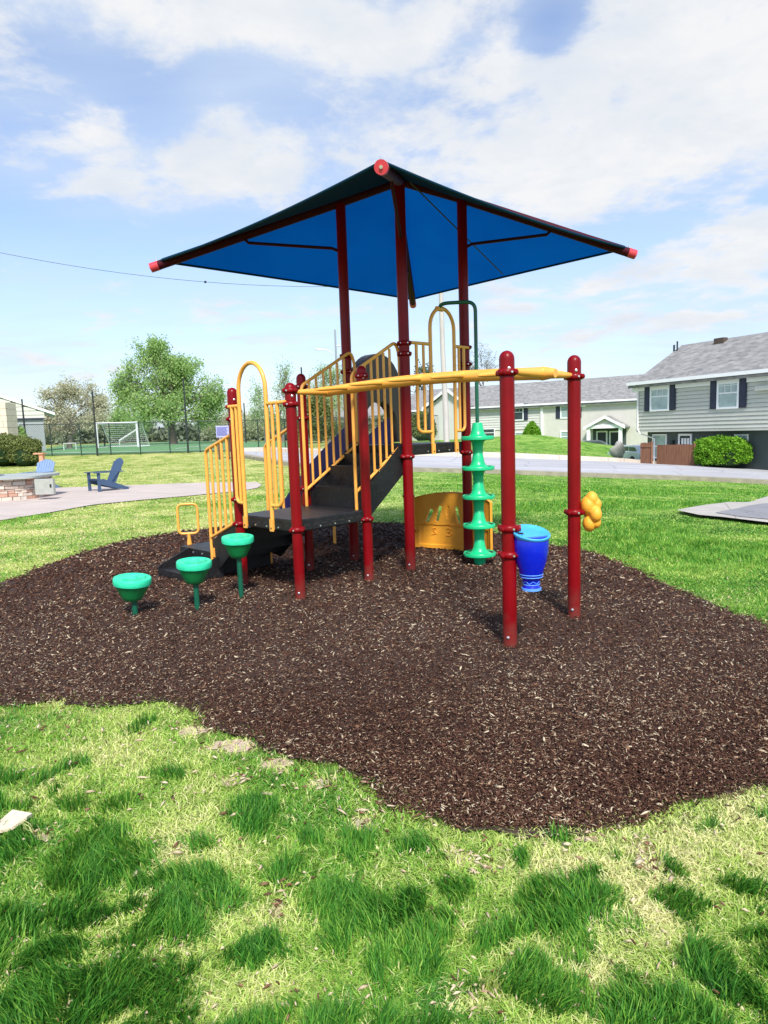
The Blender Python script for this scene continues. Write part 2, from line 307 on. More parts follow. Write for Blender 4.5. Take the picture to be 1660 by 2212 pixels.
# ------------------------------------------------------------------ mesh helpers
def unit(a):
    a = np.asarray(a, float); return a / max(np.linalg.norm(a), 1e-12)
def root_loc(o):
    v = Vector((0, 0, 0))
    while o is not None: v += o.location; o = o.parent
    return v
class MB:
    def __init__(s): s.v = []; s.f = []; s.mi = []; s.cur = 0
    def add(s, vs, fs):
        b = len(s.v); s.v += [tuple(float(c) for c in p) for p in vs]; s.f += [tuple(i + b for i in f) for f in fs]; s.mi += [s.cur] * len(fs); return s
    def hexa(s, p):  # 8 corners: bottom ring 0-3, top ring 4-7
        return s.add(p, [(0, 3, 2, 1), (4, 5, 6, 7), (0, 1, 5, 4), (1, 2, 6, 5), (2, 3, 7, 6), (3, 0, 4, 7)])
    def box(s, c, size, rz=0.0):
        c = np.array(c, float); h = np.array(size, float) / 2; cs, sn = math.cos(rz), math.sin(rz); p = []
        for z in (-1, 1):
            for x, y in ((-1, -1), (1, -1), (1, 1), (-1, 1)):
                X, Y = x * h[0], y * h[1]; p.append(c + (X * cs - Y * sn, X * sn + Y * cs, z * h[2]))
        return s.hexa(p)
    def prism(s, poly, a, b):  # polygon of 3d points shifted by vectors a and b
        n = len(poly); poly = [np.array(q, float) for q in poly]; a = np.array(a, float); b = np.array(b, float)
        return s.add([q + a for q in poly] + [q + b for q in poly], [tuple(range(n))[::-1], tuple(range(n, 2 * n))] + [(i, (i + 1) % n, n + (i + 1) % n, n + i) for i in range(n)])
    def tube(s, path, r, n=10, closed=False, cap=True):
        path = [np.array(q, float) for q in path]; m_ = len(path)
        rs = [r] * m_ if np.isscalar(r) else list(r); vs = []; prev = None
        for i, q in enumerate(path):
            if closed: d = unit(path[(i + 1) % m_] - path[i - 1])
            else: d = unit(path[min(i + 1, m_ - 1)] - path[max(i - 1, 0)])
            if prev is None:
                ref = np.array([0, 0, 1.]) if abs(d[2]) < .9 else np.array([1., 0, 0]); x = unit(np.cross(ref, d))
            else: x = unit(prev - d * (prev @ d))
            y = np.cross(d, x); prev = x
            for k in range(n):
                a = 2 * math.pi * k / n; vs.append(q + rs[i] * (x * math.cos(a) + y * math.sin(a)))
        fs = []; rings = m_ if closed else m_ - 1
        for i in range(rings):
            j = (i + 1) % m_
            for k in range(n): fs.append((i * n + k, i * n + (k + 1) % n, j * n + (k + 1) % n, j * n + k))
        if cap and not closed: fs += [tuple(range(n))[::-1], tuple(range((m_ - 1) * n, m_ * n))]
        return s.add(vs, fs)
    def cyl(s, a, b, r, n=12): return s.tube([a, b], r, n)
    def lathe(s, prof, c, axis=(0, 0, 1), n=24, flute=None):  # prof: (radius, height)
        c = np.array(c, float); d = unit(axis); ref = np.array([1., 0, 0]) if abs(d[0]) < .9 else np.array([0, 1., 0]); x = unit(np.cross(np.cross(d, ref), d)); y = np.cross(d, x)
        vs = []; fs = []
        for (r, h) in prof:
            for k in range(n):
                a = 2 * math.pi * k / n; q = r * (flute(k, h) if flute else 1); vs.append(c + d * h + q * (x * math.cos(a) + y * math.sin(a)))
        for i in range(len(prof) - 1):
            for k in range(n): fs.append((i * n + k, i * n + (k + 1) % n, (i + 1) * n + (k + 1) % n, (i + 1) * n + k))
        fs += [tuple(range(n))[::-1], tuple(range((len(prof) - 1) * n, len(prof) * n))]
        return s.add(vs, fs)
    def ball(s, c, r, n=10, sq=(1, 1, 1)):
        vs = []; fs = []; c = np.array(c, float)
        for i in range(1, n):
            t = math.pi * i / n
            for k in range(2 * n):
                a = math.pi * k / n; vs.append(c + r * np.array([math.sin(t) * math.cos(a) * sq[0], math.sin(t) * math.sin(a) * sq[1], math.cos(t) * sq[2]]))
        m_ = 2 * n
        for i in range(n - 2):
            for k in range(m_): fs.append((i * m_ + k, (i + 1) * m_ + k, (i + 1) * m_ + (k + 1) % m_, i * m_ + (k + 1) % m_))
        b = len(vs); vs += [c + (0, 0, r * sq[2]), c - (0, 0, r * sq[2])]
        for k in range(m_): fs += [(b, k, (k + 1) % m_), (b + 1, (n - 2) * m_ + (k + 1) % m_, (n - 2) * m_ + k)]
        return s.add(vs, fs)
    def build(s, name, material, parent=None, smooth=40, origin=None, bevel=0):
        me = bpy.data.meshes.new(name)
        off = root_loc(parent) if parent is not None else Vector(origin if origin is not None else (0, 0, 0))
        me.from_pydata([(x - off.x, y - off.y, z - off.z) for x, y, z in s.v], [], s.f); me.update()
        o = bpy.data.objects.new(name, me); scene.collection.objects.link(o)
        if parent is not None: o.parent = parent
        else: o.location = off
        for q_ in (material if isinstance(material, (list, tuple)) else [material]): me.materials.append(M[q_] if isinstance(q_, str) else q_)
        if any(s.mi): me.polygons.foreach_set('material_index', s.mi)
        if smooth:
            me.polygons.foreach_set('use_smooth', [True] * len(me.polygons)); me.set_sharp_from_angle(angle=math.radians(smooth))
        if bevel:
            b = o.modifiers.new('bevel', 'BEVEL'); b.width = bevel; b.segments = 2; b.limit_method = 'ANGLE'; b.angle_limit = math.radians(50); b.harden_normals = False
        return o
def thing(name, label, cat, loc, group=None):
    o = bpy.data.objects.new(name, None); scene.collection.objects.link(o); o.location = tuple(float(c) for c in loc); o.empty_display_size = .2
    o['label'] = label; o['category'] = cat
    if group: o['group'] = group
    return o
def tag(o, label, cat, group=None):
    o['label'] = label; o['category'] = cat
    if group: o['group'] = group
    return o
def big(name, V, F4, material, tone=None, kind=None, parent=None, smooth=False, F3=None):
    """numpy mesh: V (n,3); F4 quads; F3 tris; tone: per-vertex float"""
    me = bpy.data.meshes.new(name); me.vertices.add(len(V)); me.vertices.foreach_set('co', np.asarray(V, np.float32).ravel())
    idx = []; starts = []; c = 0
    for F, k in ((F4, 4), (F3, 3)):
        if F is None or len(F) == 0: continue
        idx.append(np.asarray(F, np.int32).ravel()); starts.append(c + np.arange(len(F), dtype=np.int32) * k); c += len(F) * k
    idx = np.concatenate(idx); starts = np.concatenate(starts)
    me.loops.add(len(idx)); me.loops.foreach_set('vertex_index', idx); me.polygons.add(len(starts)); me.polygons.foreach_set('loop_start', starts)
    me.update(calc_edges=True)
    if tone is not None:
        a = me.attributes.new('tone', 'FLOAT', 'POINT'); a.data.foreach_set('value', np.asarray(tone, np.float32))
    if smooth: me.polygons.foreach_set('use_smooth', [True] * len(me.polygons))
    me.materials.append(M[material] if isinstance(material, str) else material)
    o = bpy.data.objects.new(name, me); scene.collection.objects.link(o)
    if parent is not None:
        off = root_loc(parent); me.transform(Matrix.Translation(-off)); o.parent = parent
    if kind: o['kind'] = kind
    return o
def vnoise(x, y, s, seed=0):
    x = np.asarray(x) * s; y = np.asarray(y) * s; xi = np.floor(x).astype(np.int64); yi = np.floor(y).astype(np.int64); fx = x - xi; fy = y - yi
    fx = fx * fx * (3 - 2 * fx); fy = fy * fy * (3 - 2 * fy)
    def h(a, b):
        n_ = (a * 374761393 + b * 668265263 + seed * 974634777) & 0xffffffff; n_ = ((n_ ^ (n_ >> 13)) * 1274126177) & 0xffffffff; return ((n_ ^ (n_ >> 16)) & 0xffff) / 65535.
    return (h(xi, yi) * (1 - fx) + h(xi + 1, yi) * fx) * (1 - fy) + (h(xi, yi + 1) * (1 - fx) + h(xi + 1, yi + 1) * fx) * fy
def fbm(x, y, s, seed=0, o=4):
    r = 0; a = .5; t = 0
    for i in range(o): r = r + a * vnoise(x, y, s * 2 ** i, seed + i); t += a; a *= .5
    return r / t
def inpoly(x, y, poly):
    x = np.asarray(x); y = np.asarray(y); c = np.zeros(x.shape, bool); n = len(poly)
    for i in range(n):
        x0, y0 = poly[i]; x1, y1 = poly[(i + 1) % n]
        t = ((y0 > y) != (y1 > y)) & (x < (x1 - x0) * (y - y0) / (y1 - y0 + 1e-12) + x0); c ^= t
    return c
def drape(name, poly, dz, step, material, jitter=0.0, kind='structure', smooth=True):
    """a sheet lying on the terrain, cut to a polygon"""
    poly = np.array(poly, float); x0, y0 = poly.min(0); x1, y1 = poly.max(0)
    gx, gy = np.meshgrid(np.arange(x0, x1, step), np.arange(y0, y1, step)); gx = gx.ravel() + RNG.uniform(-.2, .2, gx.size) * step; gy = gy.ravel() + RNG.uniform(-.2, .2, gy.size) * step
    k = inpoly(gx, gy, poly); pts = [Vector(p) for p in poly] + [Vector((a, b)) for a, b in zip(gx[k], gy[k])]
    n = len(poly); vs, es, fs, *_ = mgeo.delaunay_2d_cdt(pts, [(i, (i + 1) % n) for i in range(n)], [list(range(n))], 1, 1e-5)
    V = np.array([(v.x, v.y) for v in vs]); z = H(V[:, 0], V[:, 1]) + dz
    if jitter: z = z + (fbm(V[:, 0], V[:, 1], 3.0, 5) - .5) * jitter
    V3 = np.c_[V, z]; F = np.array([tuple(f) for f in fs], np.int32)
    a = V[F[:, 1]] - V[F[:, 0]]; b = V[F[:, 2]] - V[F[:, 0]]; fl = (a[:, 0] * b[:, 1] - a[:, 1] * b[:, 0]) < 0; F[fl] = F[fl][:, ::-1]
    return big(name, V3, None, material, F3=F, kind=kind, smooth=smooth)
def densify(pts, step):
    o = []
    n = len(pts)
    for i in range(n):
        a = np.array(pts[i], float); b = np.array(pts[(i + 1) % n], float); k = max(1, int(np.linalg.norm(b - a) / step))
        for j in range(k): o.append(a + (b - a) * j / k)
    return o
# ------------------------------------------------------------------ ground, mulch, patio, road
def ground_mat():
    mt, t, b = new_mat('lawn_soil_and_thatch'); n = t.nodes; l = t.links
    c = n.new('ShaderNodeTexCoord'); 
    def nz(s, d=6, r=.6, st=(1, 1, 1)):
        mp = n.new('ShaderNodeMapping'); mp.inputs['Scale'].default_value = st; l.new(c.outputs['Object'], mp.inputs[0])
        a = n.new('ShaderNodeTexNoise'); a.inputs['Scale'].default_value = s; a.inputs['Detail'].default_value = d; a.inputs['Roughness'].default_value = r; l.new(mp.outputs[0], a.inputs[0]); return a.outputs['Fac']
    a1 = nz(1.1, 8, .68); a2 = nz(22, 6, .7); a3 = nz(.28, 4, .5)
    s1 = n.new('ShaderNodeMath'); s1.operation = 'MULTIPLY_ADD'; l.new(a2, s1.inputs[0]); s1.inputs[1].default_value = .5; l.new(a1, s1.inputs[2])
    s2 = n.new('ShaderNodeMath'); s2.operation = 'MULTIPLY_ADD'; l.new(a3, s2.inputs[0]); s2.inputs[1].default_value = .35; l.new(s1.outputs[0], s2.inputs[2])
    r = n.new('ShaderNodeValToRGB'); l.new(s2.outputs[0], r.inputs[0]); e = r.color_ramp.elements
    e[0].position = .72; e[0].color = (.10, .17, .025, 1); e[1].position = 1.0; e[1].color = (.50, .50, .19, 1)
    k = e.new(.86); k.color = (.27, .34, .075, 1)
    # the lawn to the right of the bed and the bank beyond the road are a fresher green
    r2 = n.new('ShaderNodeValToRGB'); l.new(s2.outputs[0], r2.inputs[0]); e = r2.color_ramp.elements
    e[0].position = .72; e[0].color = (.045, .14, .018, 1); e[1].position = 1.02; e[1].color = (.27, .40, .09, 1); k = e.new(.86); k.color = (.12, .27, .035, 1)
    sx = n.new('ShaderNodeSeparateXYZ'); l.new(c.outputs['Object'], sx.inputs[0]); mrx = n.new('ShaderNodeMapRange'); mrx.interpolation_type = 'SMOOTHSTEP'; l.new(sx.outputs['X'], mrx.inputs[0]); mrx.inputs[1].default_value = -4; mrx.inputs[2].default_value = 3
    mxx = n.new('ShaderNodeMix'); mxx.data_type = 'RGBA'; l.new(mrx.outputs[0], mxx.inputs[0]); l.new(r.outputs[0], mxx.inputs[6]); l.new(r2.outputs[0], mxx.inputs[7])
    l.new(mxx.outputs[2], b.inputs['Base Color']); b.inputs['Roughness'].default_value = .95; b.inputs['Specular IOR Level'].default_value = .1
    bp = n.new('ShaderNodeBump'); bp.inputs['Strength'].default_value = .9; bp.inputs['Distance'].default_value = .05; l.new(a2, bp.inputs['Height']); l.new(bp.outputs[0], b.inputs['Normal'])
    return mt
M['lawn'] = ground_mat()
gx = np.concatenate([-np.geomspace(1500, 14, 60), np.linspace(-13, 13, 80), np.geomspace(14, 1500, 60)])
gy = np.concatenate([-np.geomspace(200, 2, 12), np.linspace(-1, 16, 60), np.linspace(16.6, 75, 110), np.geomspace(77, 3500, 45)])
XX, YY = np.meshgrid(gx, gy); ZZ = H(XX.ravel(), YY.ravel()); nx, ny = len(gx), len(gy)
q = (np.arange(ny - 1)[:, None] * nx + np.arange(nx - 1)[None]).ravel()
big('ground', np.c_[XX.ravel(), YY.ravel(), ZZ], np.c_[q, q + 1, q + nx + 1, q + nx], 'lawn', kind='structure', smooth=True)

MUL = [(-250, 1490), (-100, 1515), (0, 1525), (120, 1515), (200, 1520), (330, 1530), (420, 1548), (480, 1590), (560, 1628), (640, 1655), (720, 1665), (800, 1688), (870, 1735), (950, 1775), (1040, 1792), (1150, 1797), (1260, 1797), (1350, 1770), (1450, 1752), (1540, 1748), (1600, 1725), (1660, 1700), (1780, 1650), (1950, 1560),
       (2000, 1480), (1850, 1420), (1750, 1385), (1660, 1352), (1600, 1335), (1500, 1293), (1420, 1258), (1340, 1218), (1250, 1190), (1150, 1172), (1050, 1148), (950, 1140), (860, 1132), (700, 1130), (620, 1140), (560, 1143), (480, 1140), (400, 1150), (300, 1166), (220, 1185), (150, 1207), (80, 1232), (0, 1262), (-120, 1310), (-250, 1370), (-330, 1430)]
mul = [G(x, y)[:2] for x, y in MUL]
mulp = []
for p_ in densify(mul, .06):
    a = fbm(p_[0], p_[1], 2.2, 31, 4) - .5; b_ = fbm(p_[0] + 50, p_[1], 2.2, 37, 4) - .5
    c_ = fbm(p_[0], p_[1] + 9, 11, 43, 3) - .5; mulp.append((p_[0] + .22 * float(a) + .09 * float(c_), p_[1] + .30 * float(b_) + .10 * float(c_)))
mulp = np.array(mulp)
def mulch_mat():
    mt = mat('dark_wood_mulch', (.030, .017, .012), .95, .0, 40, bump=1.0, bscale=70, col2=(.075, .042, .030)); return mt
M['mulch'] = mulch_mat()
drape('mulch_bed', mulp, .014, .16, 'mulch', jitter=.02)
# loose chips lying on the bed
def chips(n):
    px = RNG.uniform(-330, 2010, n); py = RNG.uniform(1125, 1800, n) ** 1.0
    d = Rc[None] * (px[:, None] - 830) - Uc[None] * (py[:, None] - 1106) + Wv[None] * FPX; t = -EYE / d[:, 2]; x = d[:, 0] * t; y = d[:, 1] * t
    jj = np.where(RNG.random(n) < .06, .16, .03); k = inpoly(x + RNG.normal(0, 1, n) * jj, y + RNG.normal(0, 1, n) * jj, mulp); x = x[k]; y = y[k]; n = len(x)
    ln = RNG.uniform(.009, .028, n) * np.where(RNG.random(n) < .06, 1.7, 1) * np.clip(y / 5.5, .75, 1.7); w = np.clip(ln * RNG.uniform(.18, .42, n), .004, .018) * np.clip(y / 6, .9, 1.5)
    az = RNG.uniform(0, 2 * np.pi, n); tilt = RNG.normal(0, .30, n); roll = RNG.normal(0, .45, n)
    z = .018 + (fbm(x, y, 3.0, 5) - .5) * .02 + RNG.uniform(0, .016, n)
    ux = np.c_[np.cos(az) * np.cos(tilt), np.sin(az) * np.cos(tilt), np.sin(tilt)]
    vx = np.c_[-np.sin(az) * np.cos(roll), np.cos(az) * np.cos(roll), np.sin(roll)]
    nz = np.cross(ux, vx); c = np.c_[x, y, z + np.abs(np.sin(tilt)) * ln * .4]
    th = (w * .28)[:, None]; hl = ux * (ln / 2)[:, None]; hw = vx * (w / 2)[:, None]
    tp = RNG.uniform(.35, 1, n)[:, None]
    V = np.stack([c - hl - hw * tp, c + hl - hw, c + hl * .9 + hw * tp, c - hl + hw, c - nz * th * 2 - hl * .9 - hw * .2, c - nz * th * 2 + hl * .9 + hw * .2], 1) + (nz * th)[:, None]
    b = (np.arange(n) * 6)[:, None]
    F4 = (b + np.array([[0, 1, 2, 3]])); F3 = np.concatenate([b + np.array([[0, 4, 1]]), b + np.array([[1, 4, 5]]), b + np.array([[1, 5, 2]]), b + np.array([[2, 5, 3]]), b + np.array([[3, 5, 4]]), b + np.array([[0, 3, 4]])])
    light = RNG.random(n); pt = fbm(x, y, .8, 77, 3)
    tone = np.where(light < .79, RNG.uniform(0, .45, n), np.where(light < .93, RNG.uniform(.45, .75, n), RNG.uniform(.8, 1, n)))
    canopy_shade = np.clip(1.25 - ((x + .6) / 3.2) ** 2 - ((y - 9.6) / 1.7) ** 2, 0, 1); tone = np.clip(tone * (.62 + .75 * pt) * (1 - .5 * canopy_shade), 0, 1)  # soft canopy shadow behind the decks, painted into the chip tones
    return V.reshape(-1, 3), F4, F3, np.repeat(tone, 6)
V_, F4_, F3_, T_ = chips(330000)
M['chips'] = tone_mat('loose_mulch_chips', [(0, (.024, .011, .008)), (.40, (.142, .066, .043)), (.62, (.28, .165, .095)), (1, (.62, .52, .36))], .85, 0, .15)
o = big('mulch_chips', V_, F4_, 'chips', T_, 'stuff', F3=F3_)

PAT = [(-240, 1185), (-100, 1148), (0, 1126), (100, 1110), (200, 1092), (300, 1082), (430, 1071), (520, 1063), (556, 1056), (566, 1049), (556, 1043), (430, 1045), (300, 1050), (130, 1056), (0, 1058), (-240, 1064)]
patp = np.array(densify([G(x, y)[:2] for x, y in PAT], .5)); drape('patio_paving', patp, .02, .8, 'patio')
RN = [(2100, 1075), (1850, 1056), (1660, 1045), (1480, 1036), (1300, 1030), (1100, 1023), (900, 1018), (700, 1012), (620, 1004), (560, 992), (520, 984)]
RF_ = [(520, 977), (560, 976), (620, 979), (700, 982), (900, 986), (1100, 990), (1300, 998), (1480, 1006), (1660, 1017), (1850, 1029), (2100, 1045)]
def gts(l): return np.array([GT(a, b)[:2] for a, b in l])
def resample(pts, n):
    pts = np.array(pts, float); s_ = np.r_[0, np.cumsum(np.linalg.norm(np.diff(pts, axis=0), axis=1))]; t = np.linspace(0, s_[-1], n)
    return np.c_[[np.interp(t, s_, pts[:, i]) for i in range(pts.shape[1])]].T
rn = resample(gts(RN), 60); rf = resample(gts(RF_), 60)
drape('road', np.vstack([rn, rf]), .04, 1.0, 'road')
def kerb(name, line, w, h, side, material):
    # ribbon with a raised top following the ground
    d = np.gradient(line, axis=0); d /= np.linalg.norm(d, axis=1)[:, None]; nrm = np.c_[-d[:, 1], d[:, 0]] * side
    a = line; b_ = line + nrm * w; za = H(a[:, 0], a[:, 1]); zb = H(b_[:, 0], b_[:, 1]); mb = MB(); n = len(line)
    vs = [(a[i, 0], a[i, 1], za[i] - .2) for i in range(n)] + [(a[i, 0], a[i, 1], za[i] + h) for i in range(n)] + [(b_[i, 0], b_[i, 1], zb[i] + h) for i in range(n)] + [(b_[i, 0], b_[i, 1], zb[i] - .2) for i in range(n)]
    fs = []
    for i in range(n - 1):
        for k in range(3): fs.append((k * n + i, k * n + i + 1, (k + 1) * n + i + 1, (k + 1) * n + i))
    mb.add(vs, fs); o = mb.build(name, material, smooth=30); o['kind'] = 'structure'; return o
M['kerb_dirty'] = mat('weathered_kerb', (.30, .27, .20), .95, .2, 3, bump=.5, bscale=20)
M['kerb'] = mat('pale_kerb', (.62, .54, .45), .9, .1, 2, dirt=.2); crack(M['kerb'], .35, .010, (.15, .12, .10), 1, .1, .02, .8, True)
kerb('kerb', rf[::-1], .8, .26, -1, 'kerb'); kerb('kerb', rn, .45, .18, 1, 'kerb_dirty')
# parking corner with a kerb on the right
CO = [(1462, 1109), (1558, 1093.5), (1659, 1077), (1800, 1052), (2000, 1052), (2000, 1180), (1800, 1150), (1659, 1137), (1563, 1125), (1510, 1120)]
CI = [(1546, 1116), (1593, 1106.6), (1659, 1094.7), (1800, 1072), (2000, 1070), (2000, 1172), (1800, 1146), (1659, 1131), (1600, 1125)]
drape('parking_kerb', densify(gts(CO), .4), .06, .5, 'concrete'); drape('parking_pavement', densify(gts(CI), .4), .068, .5, 'asphalt')

# ------------------------------------------------------------------ grass
CL = [(30, 1661, 60, 20), (134, 1666, 58, 20), (183, 1720, 65, 32), (297, 1725, 52, 30), (40, 1730, 50, 20), (15, 1829, 50, 38), (362, 1661, 45, 12), (292, 1581, 50, 13), (525, 1760, 85, 45), (223, 1849, 150, 62), (149, 1908, 80, 44), (610, 1864, 48, 26), (421, 1839, 60, 22), (421, 1933, 125, 55), (124, 1973, 95, 34), (307, 2022, 115, 52), (99, 2067, 110, 62), (272, 2131, 180, 75), (520, 2047, 75, 42), (694, 1933, 95, 62), (694, 2022, 75, 42), (803, 1854, 28, 15), (50, 2180, 160, 60), (330, 2190, 120, 40),
      (863, 1957, 52, 42), (954, 1987, 44, 28), (868, 2053, 62, 46), (954, 2048, 52, 38), (853, 2189, 62, 40), (1206, 1972, 155, 72), (1095, 2027, 44, 22), (1468, 1987, 44, 24), (1589, 1931, 55, 28), (1529, 2053, 110, 58), (1630, 2113, 65, 65), (1150, 2133, 115, 55), (1357, 2133, 135, 62), (1302, 2194, 85, 32), (1640, 1995, 35, 34), (-120, 1900, 160, 90), (-150, 2100, 160, 90), (1800, 2050, 120, 90)]
SO = [(500, 1608, 75, 22), (600, 1648, 50, 18), (995, 1850, 60, 28), (1075, 1872, 55, 18), (1400, 1860, 40, 28), (415, 1578, 50, 14), (90, 1810, 45, 12), (600, 1960, 16, 45), (690, 1690, 40, 12), (1000, 2150, 60, 25), (1270, 1815, 40, 10), (500, 1690, 30, 14), (1380, 1835, 30, 14), (790, 1780, 40, 20)]
def ell(l):
    o = []
    for x, y, rx, ry in l:
        a = G(x, y + ry * .25); b = G(x + rx, y + ry * .25); c0 = G(x, y - ry); c1 = G(x, y + ry); o.append((a[0], a[1], abs(b[0] - a[0]), abs(c1[1] - c0[1]) / 2))
    return o
CLW = ell(CL); SOW = ell([(a, b, c * .75, d * .75) for a, b, c, d in SO])
rs_ = random.Random(77)
for _i in range(120):
    y_ = 1 / rs_.uniform(1 / 5.2, 1 / 1.3); x_ = rs_.uniform(-1, 1) * (y_ * .7 + .3); r_ = rs_.uniform(.025, .085); CLW.append((x_, y_, r_ * rs_.uniform(.8, 1.6), r_))
def lush(x, y):
    wx = x + (fbm(x, y, 4, 3, 5) - .5) * .34; wy = y + (fbm(x, y, 4, 9, 5) - .5) * .40
    r = np.zeros(x.shape)
    for a, b, rx, ry in CLW:
        d = ((wx - a) / rx) ** 2 + ((wy - b) / ry) ** 2; r = np.maximum(r, np.clip((1.13 - d) * .92, 0, .82))
    far = np.clip((y - 5.5) / 2, 0, 1)
    # lawn beyond the bed: the right side is lush, the left side paler with dark tufts
    pat = fbm(x, y, .55, 21, 5); side = np.clip((x + 1) / 5, 0, 1)
    l = np.clip((pat - .55 + side * .16) * 5, 0, .9) * np.where(y > 21, .35 + .5 * side, 1)
    return np.where(far > 0, np.maximum(r, l * far), r)
def soil(x, y):
    wx = x + (fbm(x, y, 7, 13) - .5) * .2; wy = y + (fbm(x, y, 7, 19) - .5) * .2; r = np.zeros(x.shape)
    for a, b, rx, ry in SOW:
        d = ((wx - a) / rx) ** 2 + ((wy - b) / ry) ** 2; r = np.maximum(r, np.clip(1.3 - d, 0, 1))
    return r
BLOCK = [mulp, patp, np.vstack([rn, rf]), np.array(densify(gts(CO), .4))]
def free(x, y, pad=0):
    k = np.ones(x.shape, bool)
    for i, b in enumerate(BLOCK):
        if i == 0:  # ragged edge: some blades creep over the mulch
            k &= ~(inpoly(x + RNG.normal(0, .07, x.shape), y + RNG.normal(0, .08, x.shape), b))
        else: k &= ~inpoly(x, y, b)
    return k
def blades(n, y0, y1, near, seed):
    r = np.random.default_rng(seed)
    y = 1 / r.uniform(1 / y1, 1 / y0, n); x = r.uniform(-1, 1, n) * (y * .82 + 1.1)
    k = free(x, y); x = x[k]; y = y[k]
    so = soil(x, y); lu = lush(x, y); k = r.random(len(x)) > np.clip(so * 1.0, 0, .62); x = x[k]; y = y[k]; lu = lu[k]; so = so[k]; n = len(x)
    isl = r.random(n) < lu
    px1 = y / 673.  # one render pixel in metres
    hgt = np.where(isl, r.uniform(.030, .088, n) * (.24 + 1.0 * lu), r.uniform(.012, .042, n)) * np.where(y > 6, .75, 1.)
    w = np.maximum(np.where(isl, r.uniform(.003, .0058, n), r.uniform(.003, .0065, n)), px1 * np.where(isl, .75, .95))
    az = r.uniform(0, 2 * np.pi, n); ld = r.uniform(0, 2 * np.pi, n); lean = np.where(isl, r.uniform(.15, .75, n), r.uniform(.4, 1.6, n))
    # tufts share a direction
    ta = fbm(x, y, 3.0, 55, 2) * 4 * np.pi; ld = np.where(isl, ta + r.normal(0, .9, n), ld)
    z = H(x, y)
    wd = np.c_[np.cos(az), np.sin(az), np.zeros(n)] * (w / 2)[:, None]; L_ = np.c_[np.cos(ld), np.sin(ld), np.zeros(n)]
    base = np.c_[x, y, z - .003]; up = np.array([0, 0, 1.])[None]
    p1 = base + up * (hgt * .6)[:, None] + L_ * (hgt * lean * .30)[:, None]
    p2 = base + up * (hgt * np.where(isl, .95, .8))[:, None] + L_ * (hgt * lean)[:, None]
    V = np.stack([base - wd, base + wd, p1 + wd * .8, p1 - wd * .8, p2], 1).reshape(-1, 3)
    b = (np.arange(n) * 5)[:, None]; F4 = b + np.array([[0, 1, 2, 3]]); F3 = b + np.array([[3, 2, 4]])
    pp = fbm(x, y, 1.3, 91, 4)
    edge = np.clip(so * 1.4, 0, 1)
    dry = np.clip((pp - .38) * 2.6, 0, 1)
    cl2 = fbm(x, y, 6, 71, 3)
    tone = np.where(isl, np.clip(r.beta(1.3, 2.2, n) * .58 + .26 * np.clip(.75 - lu, 0, 1) + (cl2 - .5) * .28, 0, 1) + np.where(y > 6, .14, 0) * (1 - np.clip((lu - .9) * 8, 0, 1) * 0), .34 + .62 * dry + (cl2 - .5) * .45 + r.normal(0, .12, n))
    tone = np.where((~isl) & (r.random(n) < .10), r.uniform(.85, 1.0, n), tone)
    tone = np.where((~isl) & (y > 6), tone + .06 - .28 * np.clip((x + 1) / 5, 0, 1), tone)
    tone = np.where(edge > .2, np.maximum(tone, r.uniform(.6, 1, n)), tone)
    return V, F4, F3, np.repeat(np.clip(tone, 0, 1), 5)
M['grass'] = tone_mat('grass_blades', [(0, (.022, .115, .012)), (.25, (.085, .295, .032)), (.5, (.26, .48, .06)), (.75, (.54, .66, .16)), (1, (.84, .79, .42))], .55, .30, .25)
for nm, args in (('near_lawn_grass', (760000, 1.15, 6.2, True, 1)), ('far_lawn_grass', (390000, 6.2, 60, False, 2))):
    V_, F4_, F3_, T_ = blades(*args); big(nm, V_, F4_, 'grass', T_, 'stuff', F3=F3_)
# bare dirt shows as pale sheets where the turf is worn
M['soil'] = mat('pale_dry_soil', (.40, .29, .215), .95, .2, 14, bump=.8, bscale=60, col2=(.60, .47, .37))
for i, (a, b, rx, ry) in enumerate(SOW):
    n = 26; pts = []
    for k in range(n):
        t = 2 * math.pi * k / n; rr = .85 + .5 * (float(fbm(a + math.cos(t) * 2, b + math.sin(t) * 2, 2.5, 40 + i)) - .5) * 2
        pts.append((a + rx * rr * math.cos(t), b + ry * rr * math.sin(t)))
    o = drape('bare_soil', pts, .004 + i * .0002, .1, 'soil')
def litter(lst):
    # pale chips and dry leaves scattered on the lawn, as one countless lot
    V = []; F = []; T = []
    for (x, y, ln, w, az) in lst:
        c = np.array([x, y, H1(x, y) + .02 + random.random() * .015]); u_ = np.array([math.cos(az), math.sin(az), random.uniform(-.15, .25)]); v_ = np.array([-math.sin(az), math.cos(az), random.uniform(-.3, .3)]); b = len(V)
        n = 7; t = random.choice((random.uniform(.8, 1), random.uniform(.8, 1), random.uniform(.2, .7)))
        ring = [c + u_ * ln / 2 * math.cos(2 * math.pi * k / n) * random.uniform(.8, 1.1) + v_ * w / 2 * math.sin(2 * math.pi * k / n) * random.uniform(.7, 1.2) for k in range(n)]
        V += [c + np.array([0, 0, .006])] + ring + [c - np.array([0, 0, .006])]
        for k in range(n): F.append((b, b + 1 + k, b + 1 + (k + 1) % n)); F.append((b + n + 1, b + 1 + (k + 1) % n, b + 1 + k))
        T += [t] * (n + 2)
    big('wood_litter', np.array(V), None, 'chips', np.array(T), 'stuff', F3=np.array(F))
lst = []
